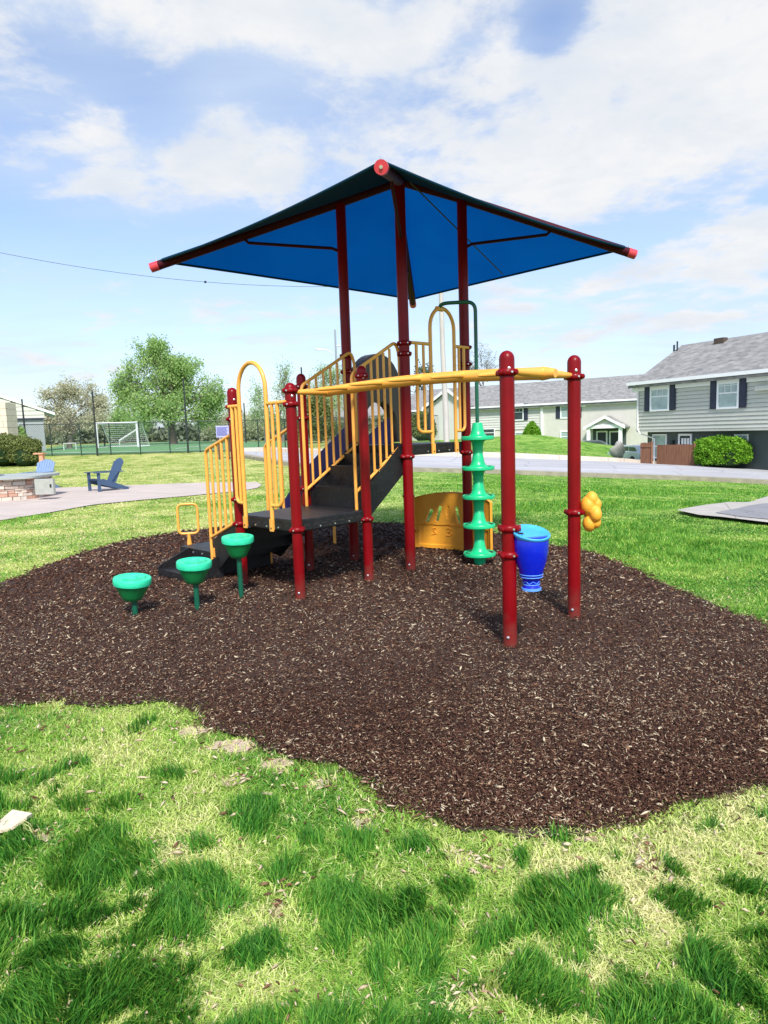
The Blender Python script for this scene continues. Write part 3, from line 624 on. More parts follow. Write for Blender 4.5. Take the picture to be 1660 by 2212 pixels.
for (px, py, l_) in [(45, 1678, 34), (70, 1668, 22), (375, 1735, 30), (135, 1828, 26), (295, 1902, 34), (382, 1838, 26), (385, 1860, 28), (475, 1828, 24), (690, 1712, 30), (565, 1890, 26), (572, 1925, 28), (580, 1945, 24), (350, 2070, 18), (700, 2045, 26), (785, 2150, 34), (795, 2170, 22), (760, 2120, 16), (615, 2195, 36), (640, 2190, 20), (800, 2035, 18), (1225, 1842, 26), (1222, 1855, 20), (1253, 1868, 22), (1060, 1845, 26), (1035, 1872, 24), (1380, 1882, 30), (1450, 1912, 34), (1240, 1930, 20), (1368, 1960, 24), (1055, 1998, 26), (1125, 2078, 30), (870, 2070, 22), (1160, 2180, 40), (1172, 2172, 22), (1245, 2192, 30), (1480, 2180, 22), (1600, 2190, 34), (1045, 2150, 26), (1425, 1880, 20), (1180, 1990, 20), (1545, 1815, 22), (520, 1840, 14)]:
    g_ = G(px, py); s_ = g_[1] / FPX; lst.append((g_[0], g_[1], l_ * s_, l_ * s_ * .32, random.uniform(0, 3.1)))
for k in range(420):
    g_ = G(random.uniform(-60, 1720), random.uniform(1560, 2230))
    if not inpoly(np.array([g_[0]]), np.array([g_[1]]), mulp)[0]: lst.append((g_[0], g_[1], random.uniform(.012, .035), random.uniform(.003, .007), random.uniform(0, 3.1)))
for k in range(260):
    g_ = G(random.uniform(0, 1700), random.uniform(1130, 1780)); lst.append((g_[0], g_[1], random.uniform(.03, .075), random.uniform(.008, .018), random.uniform(0, 3.1)))
for (a, b, rx, ry) in SOW:
    for k in range(16): lst.append((a + random.gauss(0, 1.1) * rx, b + random.gauss(0, 1.1) * ry, random.uniform(.015, .04), random.uniform(.003, .007), random.uniform(0, 3.1)))
litter(lst)
g_ = G(30, 1787); mb = MB(); c = np.array(g_) + (0, 0, .035)
rg = [(-.055, -.03), (-.03, .035), (.01, .045), (.055, .03), (.06, -.005), (.02, -.035), (-.02, -.045)]
mb.prism([c + (a, b * 1.5, .012 * math.sin(i * 2)) for i, (a, b) in enumerate(rg)], (0, 0, -.012), (0, 0, .0))
tag(mb.build('dry_leaf', mat('pale_dry_leaf', (.74, .62, .46), .8, .1, 20), origin=c), 'large pale curled leaf lying on the lawn at the left edge', 'leaf')
#PART3
# ------------------------------------------------------------------ play structure
B0 = np.array([-.817, 6.125]); TH = .7949; uu = np.array([math.cos(TH), math.sin(TH)]); vv = np.array([-uu[1], uu[0]]); SS = .928; TT = .67
def S(a, b, z=0.0):
    q_ = B0 + a * uu + b * vv; return np.array([q_[0], q_[1], z])
U3 = np.array([uu[0], uu[1], 0]); V3 = np.array([vv[0], vv[1], 0]); Z3 = np.array([0, 0, 1.])
off = dict(A=.0146, B=.013, C=-.009, D=-.023, E=-.03, F=-.010, G=.041, H=.03, M=.001, N=0)
pb = dict(A=(0, SS), B=(0, 0), C=(SS, 0), D=(SS, SS), E=(SS + TT, 0), F=(SS + TT, SS), G=(2 * SS + TT, 0), H=(2 * SS + TT, SS), M=(.077, -2.267), N=(.988, -2.267))
PO = {k: S(*pb[k]) + np.array([off[k], 0, 0]) for k in pb}
play = thing('play_structure', 'dark red and yellow playground frame with black decks under a blue shade canopy', 'playground', S(0, 0, 0))
PR = .050
tops = dict(A=2.02, B=2.0, C=2.19, D=2.19, E=4.06, F=4.08, G=4.08, H=4.08, M=2.05, N=2.07)
coll = dict(A=(1.83, 1.71, .91, .66), B=(1.93, 1.81, .67), C=(2.09, .66), D=(2.05, 1.71, .94), E=(2.45, 2.34, 1.26), F=(2.41, 2.23), G=(2.46, 2.27, 1.26), H=(.25, .70), M=(1.905, .85, .665), N=(1.905, .86))
POST = {}
for k, p_ in PO.items():
    tall = k in 'EFGH'; mb = MB(); zt = tops[k]; r_ = PR if not tall else .057
    if tall: mb.lathe([(r_, -.05), (r_, zt)], p_, n=20)
    else:
        prof = [(r_, -.05), (r_, zt - .16), (r_ * 1.04, zt - .16), (r_ * 1.04, zt - .056)] + [(r_ * 1.04 * math.cos(t), zt - .056 + .056 * math.sin(t)) for t in np.linspace(.2, 1.45, 7)]
        mb.lathe(prof, p_, n=20)
    tc_ = unit(np.array([-p_[0], -p_[1], 0])); sd = np.array([-tc_[1], tc_[0], 0]); mb.cur = 1
    for zz, aa in ((.085, -.25),) + (((zt - .12, .3),) if not tall else ()):
        d = unit(tc_ + sd * aa); mb.lathe([(.011, -.004), (.011, .006), (.004, .010)], p_ + d * (r_ * 1.0) + Z3 * zz, axis=d, n=8)
    po = mb.build('post', ['red', 'bolt'], play, smooth=50); POST[k] = po
    for zc in coll[k]:
        mb = MB(); h = .020
        mb.lathe([(r_ * 1.0, -h * 1.3), (r_ * 1.24, -h), (r_ * 1.36, -h * .4), (r_ * 1.36, h * .4), (r_ * 1.24, h), (r_ * 1.0, h * 1.3)], p_ + Z3 * zc, n=20)
        for a in (TH, TH + math.pi / 2, TH + math.pi, TH - math.pi / 2):
            d = np.array([math.cos(a), math.sin(a), 0]); mb.lathe([(.019, 0), (.019, r_ * .55), (.012, r_ * .66)], p_ + Z3 * zc + d * r_ * 1.05, axis=d, n=10)
        mb.cur = 1
        for aa in (-.55, .55):
            d = unit(tc_ + sd * aa); mb.lathe([(.0075, -.004), (.0075, .008)], p_ + d * (r_ * 1.33) + Z3 * zc, axis=d, n=8)
        mb.build('collar', ['red', 'bolt'], po, smooth=50)

def quad4(a, b, c, d, z): return [np.array([q_[0], q_[1], z]) for q_ in (a, b, c, d)]
def deck(a, b, c, d, z):
    e = .0; P4 = quad4(a, b, c, d, 0); cen = sum(P4) / 4
    mb = MB(); th = .115
    def ring(f, zz): return [cen + (q_ - cen) * f + Z3 * zz for q_ in P4]
    # chamfered rim, slab, open underside lip
    rs = [ring(.985, z - th), ring(1.0, z - th + .01), ring(1.0, z - .012), ring(.985, z)]
    for i in range(3):
        for k in range(4):
            mb.add([rs[i][k], rs[i][(k + 1) % 4], rs[i + 1][(k + 1) % 4], rs[i + 1][k]], [(0, 1, 2, 3)])
    mb.add(rs[3], [(0, 1, 2, 3)]); lo = ring(.95, z - th); lo2 = ring(.95, z - .03)
    for k in range(4):
        mb.add([rs[0][(k + 1) % 4], rs[0][k], lo[k], lo[(k + 1) % 4]], [(0, 1, 2, 3)]); mb.add([lo[(k + 1) % 4], lo[k], lo2[k], lo2[(k + 1) % 4]], [(0, 1, 2, 3)])
    mb.add(lo2, [(3, 2, 1, 0)])
    # slots punched along the rim, and light screw heads
    for k in range(4):
        mb.cur = 1
        a_, b_ = P4[k], P4[(k + 1) % 4]; t = unit(b_ - a_); nrm = np.cross(t, Z3)
        for i in range(7):
            q_ = a_ + (b_ - a_) * (.14 + i * .12) + Z3 * (z - .06); w = .032
            mb.hexa([q_ - t * w - Z3 * .007 - nrm * .006, q_ + t * w - Z3 * .007 - nrm * .006, q_ + t * w - Z3 * .007 + nrm * .0022, q_ - t * w - Z3 * .007 + nrm * .0022, q_ - t * w + Z3 * .007 - nrm * .006, q_ + t * w + Z3 * .007 - nrm * .006, q_ + t * w + Z3 * .007 + nrm * .0022, q_ - t * w + Z3 * .007 + nrm * .0022])
        mb.cur = 2
        for i in range(3):
            q_ = a_ + (b_ - a_) * (.32 + i * .2) + Z3 * (z - .085); mb.lathe([(.008, 0), (.008, .006)], q_ + nrm * .0, axis=nrm, n=8)
    return mb.build('deck', ['deck', 'hole', 'bolt'], play, smooth=0)
x_ = .035
deck(S(-.0, -.0), S(SS, 0), S(SS, SS), S(0, SS), .755)
deck(S(SS + TT, 0), S(2 * SS + TT, 0), S(2 * SS + TT, SS), S(SS + TT, SS), 1.385)

# upper stairs between the decks
mb = MB(); a0 = SS; a1 = SS + TT
for i, (za, zb) in enumerate([(.755, .965), (.965, 1.175), (1.175, 1.30)]):
    aa = a0 + .03 + i * TT / 3 * .98; ab_ = aa + TT / 3 + .02
    P8 = [S(aa, .08, za - .06), S(aa + .018, .08, za - .06), S(aa + .018, SS - .08, za - .06), S(aa, SS - .08, za - .06), S(aa, .08, zb), S(aa + .018, .08, zb), S(aa + .018, SS - .08, zb), S(aa, SS - .08, zb)]
    mb.hexa(P8)
    if i < 2: mb.hexa([S(aa + .019, .081, zb - .03), S(ab_, .081, zb - .03), S(ab_, SS - .081, zb - .03), S(aa + .019, SS - .081, zb - .03), S(aa + .019, .081, zb - .001), S(ab_, .081, zb - .001), S(ab_, SS - .081, zb - .001), S(aa + .019, SS - .081, zb - .001)])
mb.cur = 1
for i, zb in enumerate((.86, 1.07)):
    aa = a0 + .03 + i * TT / 3 * .98
    for r0 in range(4):
        for c0 in range(12): mb.box(S(aa - .001, .20 + c0 * .045, zb - .05 + r0 * .026), (.006, .018, .006), TH)
st = mb.build('staircase', ['deck', 'hole'], play, smooth=0)
for b_ in (.055, SS - .072):
    pr = [S(a0 - .0, b_, .60), S(a0 - .0, b_, .90), S(a0 + .06, b_, .955), S(a1 - .02, b_, 1.44), S(a1 - .02, b_, 1.10)]
    MB().prism(pr, V3 * 0, V3 * .017).build('stringer', 'deck', st, smooth=0)

def rounded(pts, r, n=5):
    """polyline with rounded corners"""
    pts = [np.array(q_, float) for q_ in pts]; out_ = [pts[0]]
    for i in range(1, len(pts) - 1):
        a, b, c = pts[i - 1], pts[i], pts[i + 1]; rr = r[i] if isinstance(r, (list, tuple)) else r
        d0 = min(rr, np.linalg.norm(a - b) * .48); d1 = min(rr, np.linalg.norm(c - b) * .48); p0 = b + unit(a - b) * d0; p1 = b + unit(c - b) * d1
        for k in range(n + 1):
            t = k / n; out_.append((1 - t) ** 2 * p0 + 2 * t * (1 - t) * b + t * t * p1)
    return out_ + [pts[-1]]
TR = .0175; BR = .0140
def stair_rail(base, du, ln, z_bot0, z_bot1, z_top0, z_top1, nb, leg=None, loop=True):
    """base: 3d ground point at lower end; du: run direction; heights of the bottom and top rail at both ends"""
    du = np.array(du); mb = MB()
    e0 = base + Z3 * z_bot0; e1 = base + du * ln + Z3 * z_bot1; t0 = base + Z3 * z_top0; t1 = base + du * ln + Z3 * z_top1
    path = ([base + Z3 * leg] if leg is not None else []) + [t0, t1 + Z3 * (.03 if loop else 0)] + ([t1 + du * .055 - Z3 * .09, e1 + du * .05 + Z3 * .02] if loop else [])
    mb.tube(rounded(path, .06), TR, 10)
    mb.tube([e0, e1 + du * (.05 if loop else 0)], TR * .95, 10)
    for i in range(nb):
        t = (i + 1) / (nb + 1) * (1.0 if loop else 1.0); a = e0 + (e1 - e0) * t; b = t0 + (t1 - t0) * t; mb.tube([a, b], BR, 8)
    return mb.build('guardrail', 'yellow', play, smooth=50)
stair_rail(S(SS - .06, .095), U3, TT - .02, .93, 1.38, 2.115, 2.44, 6, leg=.75)
stair_rail(S(SS - .10, SS - .085), U3, TT + .07, .93, 1.40, 2.05, 2.42, 6, leg=.75)

# arch panels with a tall hoop between two rail sections
def arch_panel(Pa, Pb, f0, f1, ztop, zapex, zdeck, bars0, bars1):
    d = Pb - Pa; t = unit(d); mb = MB(); zj = zdeck + .13
    q0 = Pa + d * f0; q1 = Pa + d * f1; w = np.linalg.norm(q1 - q0); cen = (q0 + q1) / 2; R_ = w / 2; nrm = np.cross(t, Z3)
    zs = zapex - R_ * 1.15
    hoop = [q0 + Z3 * (zdeck - .10), q0 + Z3 * zs] + [cen + t * (-R_ * math.cos(a)) + Z3 * (zs + R_ * 1.15 * math.sin(a)) for a in np.linspace(.25, math.pi - .25, 12)] + [q1 + Z3 * zs, q1 + Z3 * (zdeck - .10)]
    mb.tube(hoop, TR * 1.15, 12)
    mb.tube([Pa + Z3 * ztop, q0 + Z3 * ztop], TR, 10); mb.tube([Pb + Z3 * ztop, q1 + Z3 * ztop], TR, 10)
    for q_, bars in ((q0, bars0), (q1, bars1)):
        o_ = Pa + d * bars[0]
        mb.tube(rounded([o_ + Z3 * ztop, o_ + Z3 * zj, q_ + Z3 * zj], .075), TR, 10)
        for b_ in bars[1:]: mb.tube([Pa + d * b_ + Z3 * zj, Pa + d * b_ + Z3 * ztop], BR * 1.1, 8)
        mb.hexa([q_ + t * a * .026 + nrm * b2 + Z3 * (zdeck + z2) for z2 in (-.115, .0) for a, b2 in ((-1, .006), (1, .006), (1, .018), (-1, .018))])
    mb.cur = 1
    for q_ in (q0, q1): mb.lathe([(.008, 0), (.008, .005)], q_ + nrm * .018 + Z3 * (zdeck - .085), axis=nrm, n=8)
    return mb.build('arch_panel', ['yellow', 'hole'], play, smooth=50)
arch_panel(PO['A'] - U3 * .062, PO['B'] - U3 * .062, .22, .69, 1.83, ZAT(S(0, SS / 2), 783), .755, (.075, .15), (.87, .78))
zap = ZAT(S(2 * SS / 2 + SS / 2 + TT, 0), 667)
arch_panel(PO['E'] - V3 * .065, PO['G'] - V3 * .065, .34, .735, 2.455, zap, 1.385, (.115, .225), (.90, .815))

# lower transfer stairs going down from the left side of the low deck
mb = MB()
for i, (bb, zz) in enumerate([(SS + .03, .60), (SS + .23, .44), (SS + .43, .35)]):
    mb.hexa([S(.06, bb, zz - .14), S(SS - .1, bb, zz - .14), S(SS - .1, bb + .24, zz - .14), S(.06, bb + .24, zz - .14), S(.06, bb, zz), S(SS - .1, bb, zz), S(SS - .1, bb + .24, zz), S(.06, bb + .24, zz)])
tp = mb.build('transfer_steps', 'deck', play, smooth=0)
for a_ in (.03, SS - .1):
    MB().prism([S(a_, SS + .0, .42), S(a_, SS + .0, .70), S(a_, SS + .62, .41), S(a_, SS + .62, .17), S(a_, SS + .45, .14), S(a_, SS + .25, .30)], V3 * 0, U3 * .018).build('stringer', 'deck', tp, smooth=0)
mb = MB(); mb.hexa([S(.10, 1.53, .0), S(.80, 1.53, 0), S(.80, 2.34, 0), S(.10, 2.34, 0), S(.10, 1.53, .275), S(.80, 1.53, .275), S(.80, 2.34, .275), S(.10, 2.34, .275)])
mb.cur = 1
for b_ in (1.66, 1.85, 2.04, 2.22): mb.lathe([(.010, -.004), (.010, .006)], S(.10, b_, .235), axis=-U3, n=8)
pf = mb.build('transfer_platform', ['deck', 'bolt'], play, smooth=0)
mb = MB()
mb.hexa([S(-.30, 1.42, -.02), S(.099, 1.42, -.02), S(.099, 2.13, -.02), S(-.30, 2.13, -.02), S(-.30, 1.42, .10), S(.099, 1.42, .10), S(.099, 2.13, .10), S(-.30, 2.13, .10)])
for b_ in (1.42, 2.115):
    mb.prism([S(-.30, b_, .095), S(-.29, b_, .135), S(.097, b_, .285), S(.097, b_, .095)], V3 * 0, V3 * .016)
mb.build('step_tray', 'deck', pf, smooth=0)
# rail beside the transfer stairs, near side and far side
def low_rail(a_, b0, b1, zt0, zt1, zb0, zb1, nb):
    mb = MB(); t0 = S(a_, b0, zt0); t1 = S(a_, b1, zt1)
    mb.tube(rounded([S(a_, b1, -.03), t1, t0], .05), TR * 1.05, 10); e0 = S(a_, b0, zb0); e1 = S(a_, b1, zb1); mb.tube([e0, e1], TR, 10)
    for i in range(nb):
        t = i / nb; mb.tube([e0 + (e1 - e0) * t, t0 + (t1 - t0) * t], BR * 1.1, 8)
    mb.box(S(a_, b1 - .03, .30), (.012, .06, .10), TH)
    return mb.build('guardrail', 'yellow', play, smooth=50)
low_rail(.03, SS + .07, 1.52, 1.56, 1.40, .67, .46, 5)
low_rail(SS - .07, SS + .07, 1.60, 1.66, 1.42, .67, .40, 4)
# square grab hoop on the platform corner
hk = S(.26, 2.40, 0); d_ = unit(np.array([1, .18, 0])); mb = MB(); zb = .40; zt_ = ZAT(hk, 1089); wd = .115
mb.tube(rounded([hk + Z3 * zb, hk + d_ * wd + Z3 * zb, hk + d_ * wd + Z3 * zt_, hk - d_ * wd + Z3 * zt_, hk - d_ * wd + Z3 * zb, hk + Z3 * zb], .06), .0155, 10)
mb.lathe([(.03, .17), (.03, .28), (.018, .37), (.018, .40)], hk, n=12); mb.cyl(hk - Z3 * .02, hk + Z3 * .2, .022)
mb.build('grab_hoop', 'yellow', play, smooth=50)
for q_ in (G(571, 1225), G(724, 1178)):
    MB().cyl(q_ - Z3 * .05, q_ + Z3 * .50, .020, 12).build('support_leg', 'yellow', play, smooth=50)

# slide leaving the upper deck to the left, with its hood
def slide():
    mb = MB(); ac = 2 * SS / 2 + TT + SS / 2; hw = .27
    path = []
    for t in np.linspace(0, 1, 26):
        b_ = SS + .02 + t * 1.72; z = 1.37 - 1.14 * t ** 1.55; path.append((b_, z))
    prof = [(-hw - .035, .20), (-hw - .03, .235), (-hw, .235), (-hw + .012, .06), (-hw + .07, .0), (hw - .07, .0), (hw - .012, .06), (hw, .235), (hw + .03, .235), (hw + .035, .20), (hw + .02, -.035), (-hw - .02, -.035)]
    n = len(prof); vs = []; fs = []
    for i, (b_, z) in enumerate(path):
        hgt = 1 + .45 * math.exp(-(i / 5.) ** 2)
        for (a_, h) in prof: vs.append(S(ac + a_, b_, z + (h * hgt if h > 0 else h)))
    for i in range(len(path) - 1):
        for k in range(n): fs.append((i * n + k, (i + 1) * n + k, (i + 1) * n + (k + 1) % n, i * n + (k + 1) % n))
    fs += [tuple(range(n)), tuple(range((len(path) - 1) * n, len(path) * n))[::-1]]
    mb.add(vs, fs); o = mb.build('slide', 'purple', play, smooth=50)
    lg = MB(); lg.cyl(S(ac, SS + 1.5, -.05), S(ac, SS + 1.5, .22), .03); lg.build('leg', 'galv', o)
    # hood: arched moulded frame round the slide mouth
    b_ = SS - .05; out_ = []; inn = []
    for t in np.linspace(0, math.pi, 19):
        out_.append(S(ac - (SS / 2 - .06) * math.cos(t), b_, 1.84 + .62 * math.sin(t) ** .8)); inn.append(S(ac - .285 * math.cos(t), b_, 1.60 + .30 * math.sin(t)))
    out_ = [S(ac - SS / 2 + .06, b_, 1.40)] + out_ + [S(ac + SS / 2 - .06, b_, 1.40)]; inn = [S(ac - .285, b_, 1.40)] + inn + [S(ac + .285, b_, 1.40)]
    mb = MB(); n = len(out_); vs = out_ + inn + [q_ + V3 * .16 for q_ in out_] + [q_ + V3 * .16 for q_ in inn]; fs = []
    for i in range(n - 1):
        fs += [(i, i + 1, n + i + 1, n + i), (2 * n + i + 1, 2 * n + i, 3 * n + i, 3 * n + i + 1), (i + 1, i, 2 * n + i, 2 * n + i + 1), (n + i, n + i + 1, 3 * n + i + 1, 3 * n + i)]
    mb.add(vs, fs); mb.build('hood', 'hood', o, smooth=35)
slide()

# play panel between the two rear posts, bulging outwards, with hand slots and raised figures
def play_panel():
    p0 = PO['H'] - V3 * .02; p1 = PO['G'] + V3 * .02 - V3 * .06; W_ = 1.19; t_ = unit(p1 - p0); z0 = .03
    bul = .11
    def pt(u_, z, d=0):  # u_ 0..1 along, d outward
        a = math.sin(math.pi * u_); return p0 + t_ * W_ * u_ + U3 * (.075 + bul * a ** .8 + d) + Z3 * z
    def top(u_): return .67 + .09 * math.sin(math.pi * u_) ** .7
    nu, nv = 120, 80
    slots = [(.165, .445, .19, -.40), (.275, .475, .21, -.26), (.515, .475, .21, .22), (.64, .445, .19, .38)]
    def inslot(x, z, g=1.0):
        for (su, sz, l_, ang) in slots:
            X = (x - su) * W_; Z = z - sz; c, s_ = math.cos(ang), math.sin(ang); a = X * c + Z * s_; b = -X * s_ + Z * c
            if abs(b) < l_ / 2 * g and abs(a) < .030 * g * (1 + .3 * b / l_): return True
        return False
    idx = {}; mb = MB(); vs = []
    for d in (0, .035):
        for i in range(nu + 1):
            for j in range(nv + 1):
                x = i / nu; z = z0 + (top(x) - z0) * j / nv; dd = d
                if d == 0:
                    if .05 < x < .95 and z0 + .05 < z < .33: dd += .012
                    if math.hypot((x - .395) * W_ / .026, (z - .50) / .085) < 1: dd += .014
                    if j == nv or i in (0, nu): dd -= .012
                idx[(d, i, j)] = len(vs); vs.append(pt(x, z, dd))
    fs = []; keep = {}
    for i in range(nu):
        for j in range(nv):
            x = (i + .5) / nu; z = z0 + (top(x) - z0) * (j + .5) / nv; keep[(i, j)] = not inslot(x, z)
    g_ = lambda d, i, j: idx[(d, i, j)]
    for (i, j), k in keep.items():
        if not k: continue
        fs.append((g_(0, i, j), g_(0, i, j + 1), g_(0, i + 1, j + 1), g_(0, i + 1, j))); fs.append((g_(.035, i, j), g_(.035, i + 1, j), g_(.035, i + 1, j + 1), g_(.035, i, j + 1)))
        for (di, dj, a, b) in ((-1, 0, (i, j), (i, j + 1)), (1, 0, (i + 1, j + 1), (i + 1, j)), (0, -1, (i + 1, j), (i, j)), (0, 1, (i, j + 1), (i + 1, j + 1))):
            if not keep.get((i + di, j + dj), False): fs.append((g_(0, *a), g_(0, *b), g_(.035, *b), g_(.035, *a)))
    mb.add(vs, fs); o = mb.build('play_panel', 'yellow_plastic', play, smooth=45)
    # moulded figure and squiggles
    mb = MB()
    def stroke(pts, r): mb.tube([pt(x, z, .008) for x, z in pts], r, 6)
    c = .40
    stroke([(c - .035, .285), (c - .01, .30), (c + .03, .285), (c + .01, .255), (c - .012, .25), (c + .01, .248), (c + .04, .225), (c + .01, .20), (c - .035, .205)], .007)
    for c in (.22, .62): stroke([(c - .03, .28), (c + .02, .29), (c - .01, .25), (c + .03, .22), (c - .03, .205)], .005)
    stroke([(.08, .345), (.3, .350), (.6, .350), (.92, .345)], .005)
    mb.build('moulded_figure', 'yellow_plastic', o, smooth=50)
play_panel()

# overhead ladder: thick spine with side rungs, hung on two cross bars
zl = 1.915
def swell(a, b, r0, r1, n=14):
    return [a + (b - a) * t for t in np.linspace(0, 1, n)], [r0 + (r1 - r0) * math.sin(math.pi * t) ** .7 for t in np.linspace(0, 1, n)]
lad = []
pB, pC, pM, pN = [PO[k] + Z3 * zl for k in 'BCMN']; pC = pC + Z3 * .03
mB = (pB + pC) / 2 - Z3 * .0; mM = (pM + pN) / 2
mb = MB(); mid = (mB + mM) / 2
sp = [mB + (mM - mB) * t + Z3 * (.035 * math.sin(math.pi * t)) for t in np.linspace(-.03, 1.045, 30)]
mb.tube(sp, [.030] + [.042] + [.046] * 26 + [.048, .032], 16)
ladder = mb.build('overhead_ladder', 'yellow', play, smooth=60)
for a, b in ((pB, pC), (pM, pN)):
    mb = MB(); pts = []; rs = []; c = (a + b) / 2 - Z3 * .0
    for t in np.linspace(.05, .95, 19):
        pts.append(a + (b - a) * t); k = abs(t - .5) * 2; rs.append(.016 + .022 * max(0, 1 - k * 1.15) ** .6)
    mb.tube(pts, rs, 14); mb.ball(c, .056, 8, (1, 1, .9)); mb.build('cross_bar', 'yellow', ladder, smooth=60)
L_ = mM - mB; tl = unit(L_)
for i in range(5):
    t = .13 + i * .19; q_ = mB + L_ * t + Z3 * (.035 * math.sin(math.pi * t) + .012)
    for sgn in (-1, 1):
        tip = q_ + U3 * sgn * .38 - tl * .04 - Z3 * (.030 if sgn < 0 else -.012); mb = MB()
        pts = [q_ + (tip - q_) * s_ for s_ in np.linspace(0, 1, 9)]; mb.tube(pts, [.034, .026, .021, .019, .019, .019, .018, .015, .006], 12)
        mb.build('rung', 'yellow', ladder, smooth=60)

# green disc climber hanging from a bent pole
cb = G(1037, 1222); mid_a = (PO['E'] + PO['G']) / 2 - V3 * .065 + Z3 * zap
ctop = np.array([cb[0], cb[1], zap + .035])
mb = MB(); mb.tube(rounded([mid_a + V3 * .0 - Z3 * .01, mid_a - V3 * .03 + Z3 * .045, ctop, cb + Z3 * .4], .10, 7), .020, 12)
pole = mb.build('climber', 'green_pole', play, smooth=60); MB().tube([mid_a - U3 * .05 - Z3 * .01, mid_a + U3 * .05 - Z3 * .01], .026, 10).build('clamp', 'yellow', pole)
zd = [ZAT(cb, y) for y in (1196, 1135, 1073, 1011, 946)]; zt_ = ZAT(cb, 913)
for i, z in enumerate(zd):
    nxt = zd[i + 1] if i < 4 else None; h = (nxt - z) if nxt else (zt_ - z) * 2 - .0
    prof = [(.164, -.022), (.178, -.017), (.181, .012), (.174, .021), (.166, .014), (.130, .009), (.100, .020), (.080, .045), (.067, .085)]
    if nxt: prof += [(.055, h * .5), (.053, h * .51), (.057, h * .52), (.058, h * .70), (.068, h * .86), (.092, h - .026), (.14, h - .023)]
    else: prof += [(.056, (zt_ - z) * .9), (.050, zt_ - z)]
    mb = MB(); mb.lathe([(.10, -.021)] + prof, cb + Z3 * z, n=40); mb.cur = 1
    for k in range(4):
        a = k * math.pi / 2 + .2
        ring_ = [(.134, a + t) for t in np.linspace(-.38, .38, 6)] + [(.156, a + t) for t in np.linspace(.38, -.38, 6)]
        mb.prism([cb + np.array([math.cos(t) * r_, math.sin(t) * r_, 0]) + Z3 * (z + .0142) for r_, t in ring_], Z3 * -.004, Z3 * .002)
    mb.build('disc', ['green_plastic', 'hole'], pole, smooth=45)
MB().lathe([(.062, -.03), (.066, zd[0] - .05), (.09, zd[0] - .018)], cb, n=24).build('foot', 'green_plastic', pole, smooth=45)
# blue drum on the first ladder post
dc = PO['M'] + unit(np.array([1, -.12, 0])) * .150; ztop = ZAT(dc, 1150); zbot = ZAT(dc, 1275); ax = unit(np.array([.0, .0, 1.0])); Hh = ztop - zbot
prof = [(.055, 0), (.0645, .004), (.065, .022), (.058, .030), (.056, .05), (.062, .080), (.071, .092), (.0765, .100), (.085, .145), (.104, Hh * .50), (.117, Hh * .68), (.121, Hh * .88), (.114, Hh - .02)]
drum = MB().lathe(prof, dc + Z3 * zbot, axis=ax, n=40).build('drum', 'blue', play, smooth=50)
la = unit(np.array([.10, -.28, 1.0])); lc = dc + Z3 * zbot + ax * (Hh - .012)
MB().lathe([(.105, -.03), (.124, -.006), (.131, .004), (.131, .014), (.124, .019), (.112, .012), (.04, .014), (.001, .014)], lc, axis=la, n=44).build('drum_head', 'blue_lid', drum, smooth=50)
e_ = unit(np.array([-1, -.35, 0])); MB().prism([lc + la * .013 + e_ * .085 + np.array(q_) for q_ in ((-.02, -.016, 0), (.018, -.020, 0), (.014, .018, 0), (-.012, .022, 0))], la * -.004, la * .004).build('drum_opening', 'hole', drum, smooth=0)
mb = MB()
def ring(z, r): mb.tube([dc + Z3 * (zbot + z) + np.array([math.cos(a) * r, math.sin(a) * r, 0]) for a in np.linspace(0, 2 * math.pi, 36, endpoint=False)], .0032, 6, closed=True)
ring(.118, .0805); ring(.100, .0775); ring(.046, .0575)
mb.tube([dc + Z3 * (zbot + .063 + .008 * math.sin(a * 7)) + np.array([math.cos(a) * .0595, math.sin(a) * .0595, 0]) for a in np.linspace(0, 2 * math.pi, 72, endpoint=False)], .0022, 5, closed=True)
mb.build('trim_line', 'blue_trim', drum, smooth=60); MB().lathe([(.060, .003), (.0685, .005), (.0685, .021), (.060, .024)], dc + Z3 * zbot, n=36).build('foot_ring', 'blue_trim', drum, smooth=50)
for z in (.85, .665):
    MB().tube([PO['M'] + Z3 * z, PO['M'] + (dc - PO['M']) * .55 + Z3 * z], .021, 10).build('bracket', 'red', drum, smooth=50)

# yellow rock shaped hand hold on the second ladder post
mb = MB(); hc = PO['N'] + np.array([.125, -.015, .865]); R2 = random.Random(5)
lobes = [(-.02, 0, .045, .062), (-.01, 0, -.095, .055), (.005, -.01, .095, .050), (.025, -.045, -.02, .050), (.035, .03, .03, .052), (.030, .02, -.07, .048), (.02, .03, .085, .045), (.04, -.02, .055, .040), (.035, -.025, -.085, .040), (.01, .05, -.02, .052)]
for (a, b, c, r_) in lobes: mb.ball(hc + np.array([a, b, c]), r_ * 1.1, 9, (.85, 1, 1.15))
hold = mb.build('hand_hold', 'yellow_plastic', play, smooth=60)
rm = hold.modifiers.new('remesh', 'REMESH'); rm.mode = 'VOXEL'; rm.voxel_size = .005; rm.use_smooth_shade = True; sm_ = hold.modifiers.new('smooth', 'SMOOTH'); sm_.factor = .6; sm_.iterations = 7
MB().tube([PO['N'] + Z3 * .86, hc - np.array([.05, 0, 0])], .022, 10).build('bracket', 'red', hold, smooth=50)

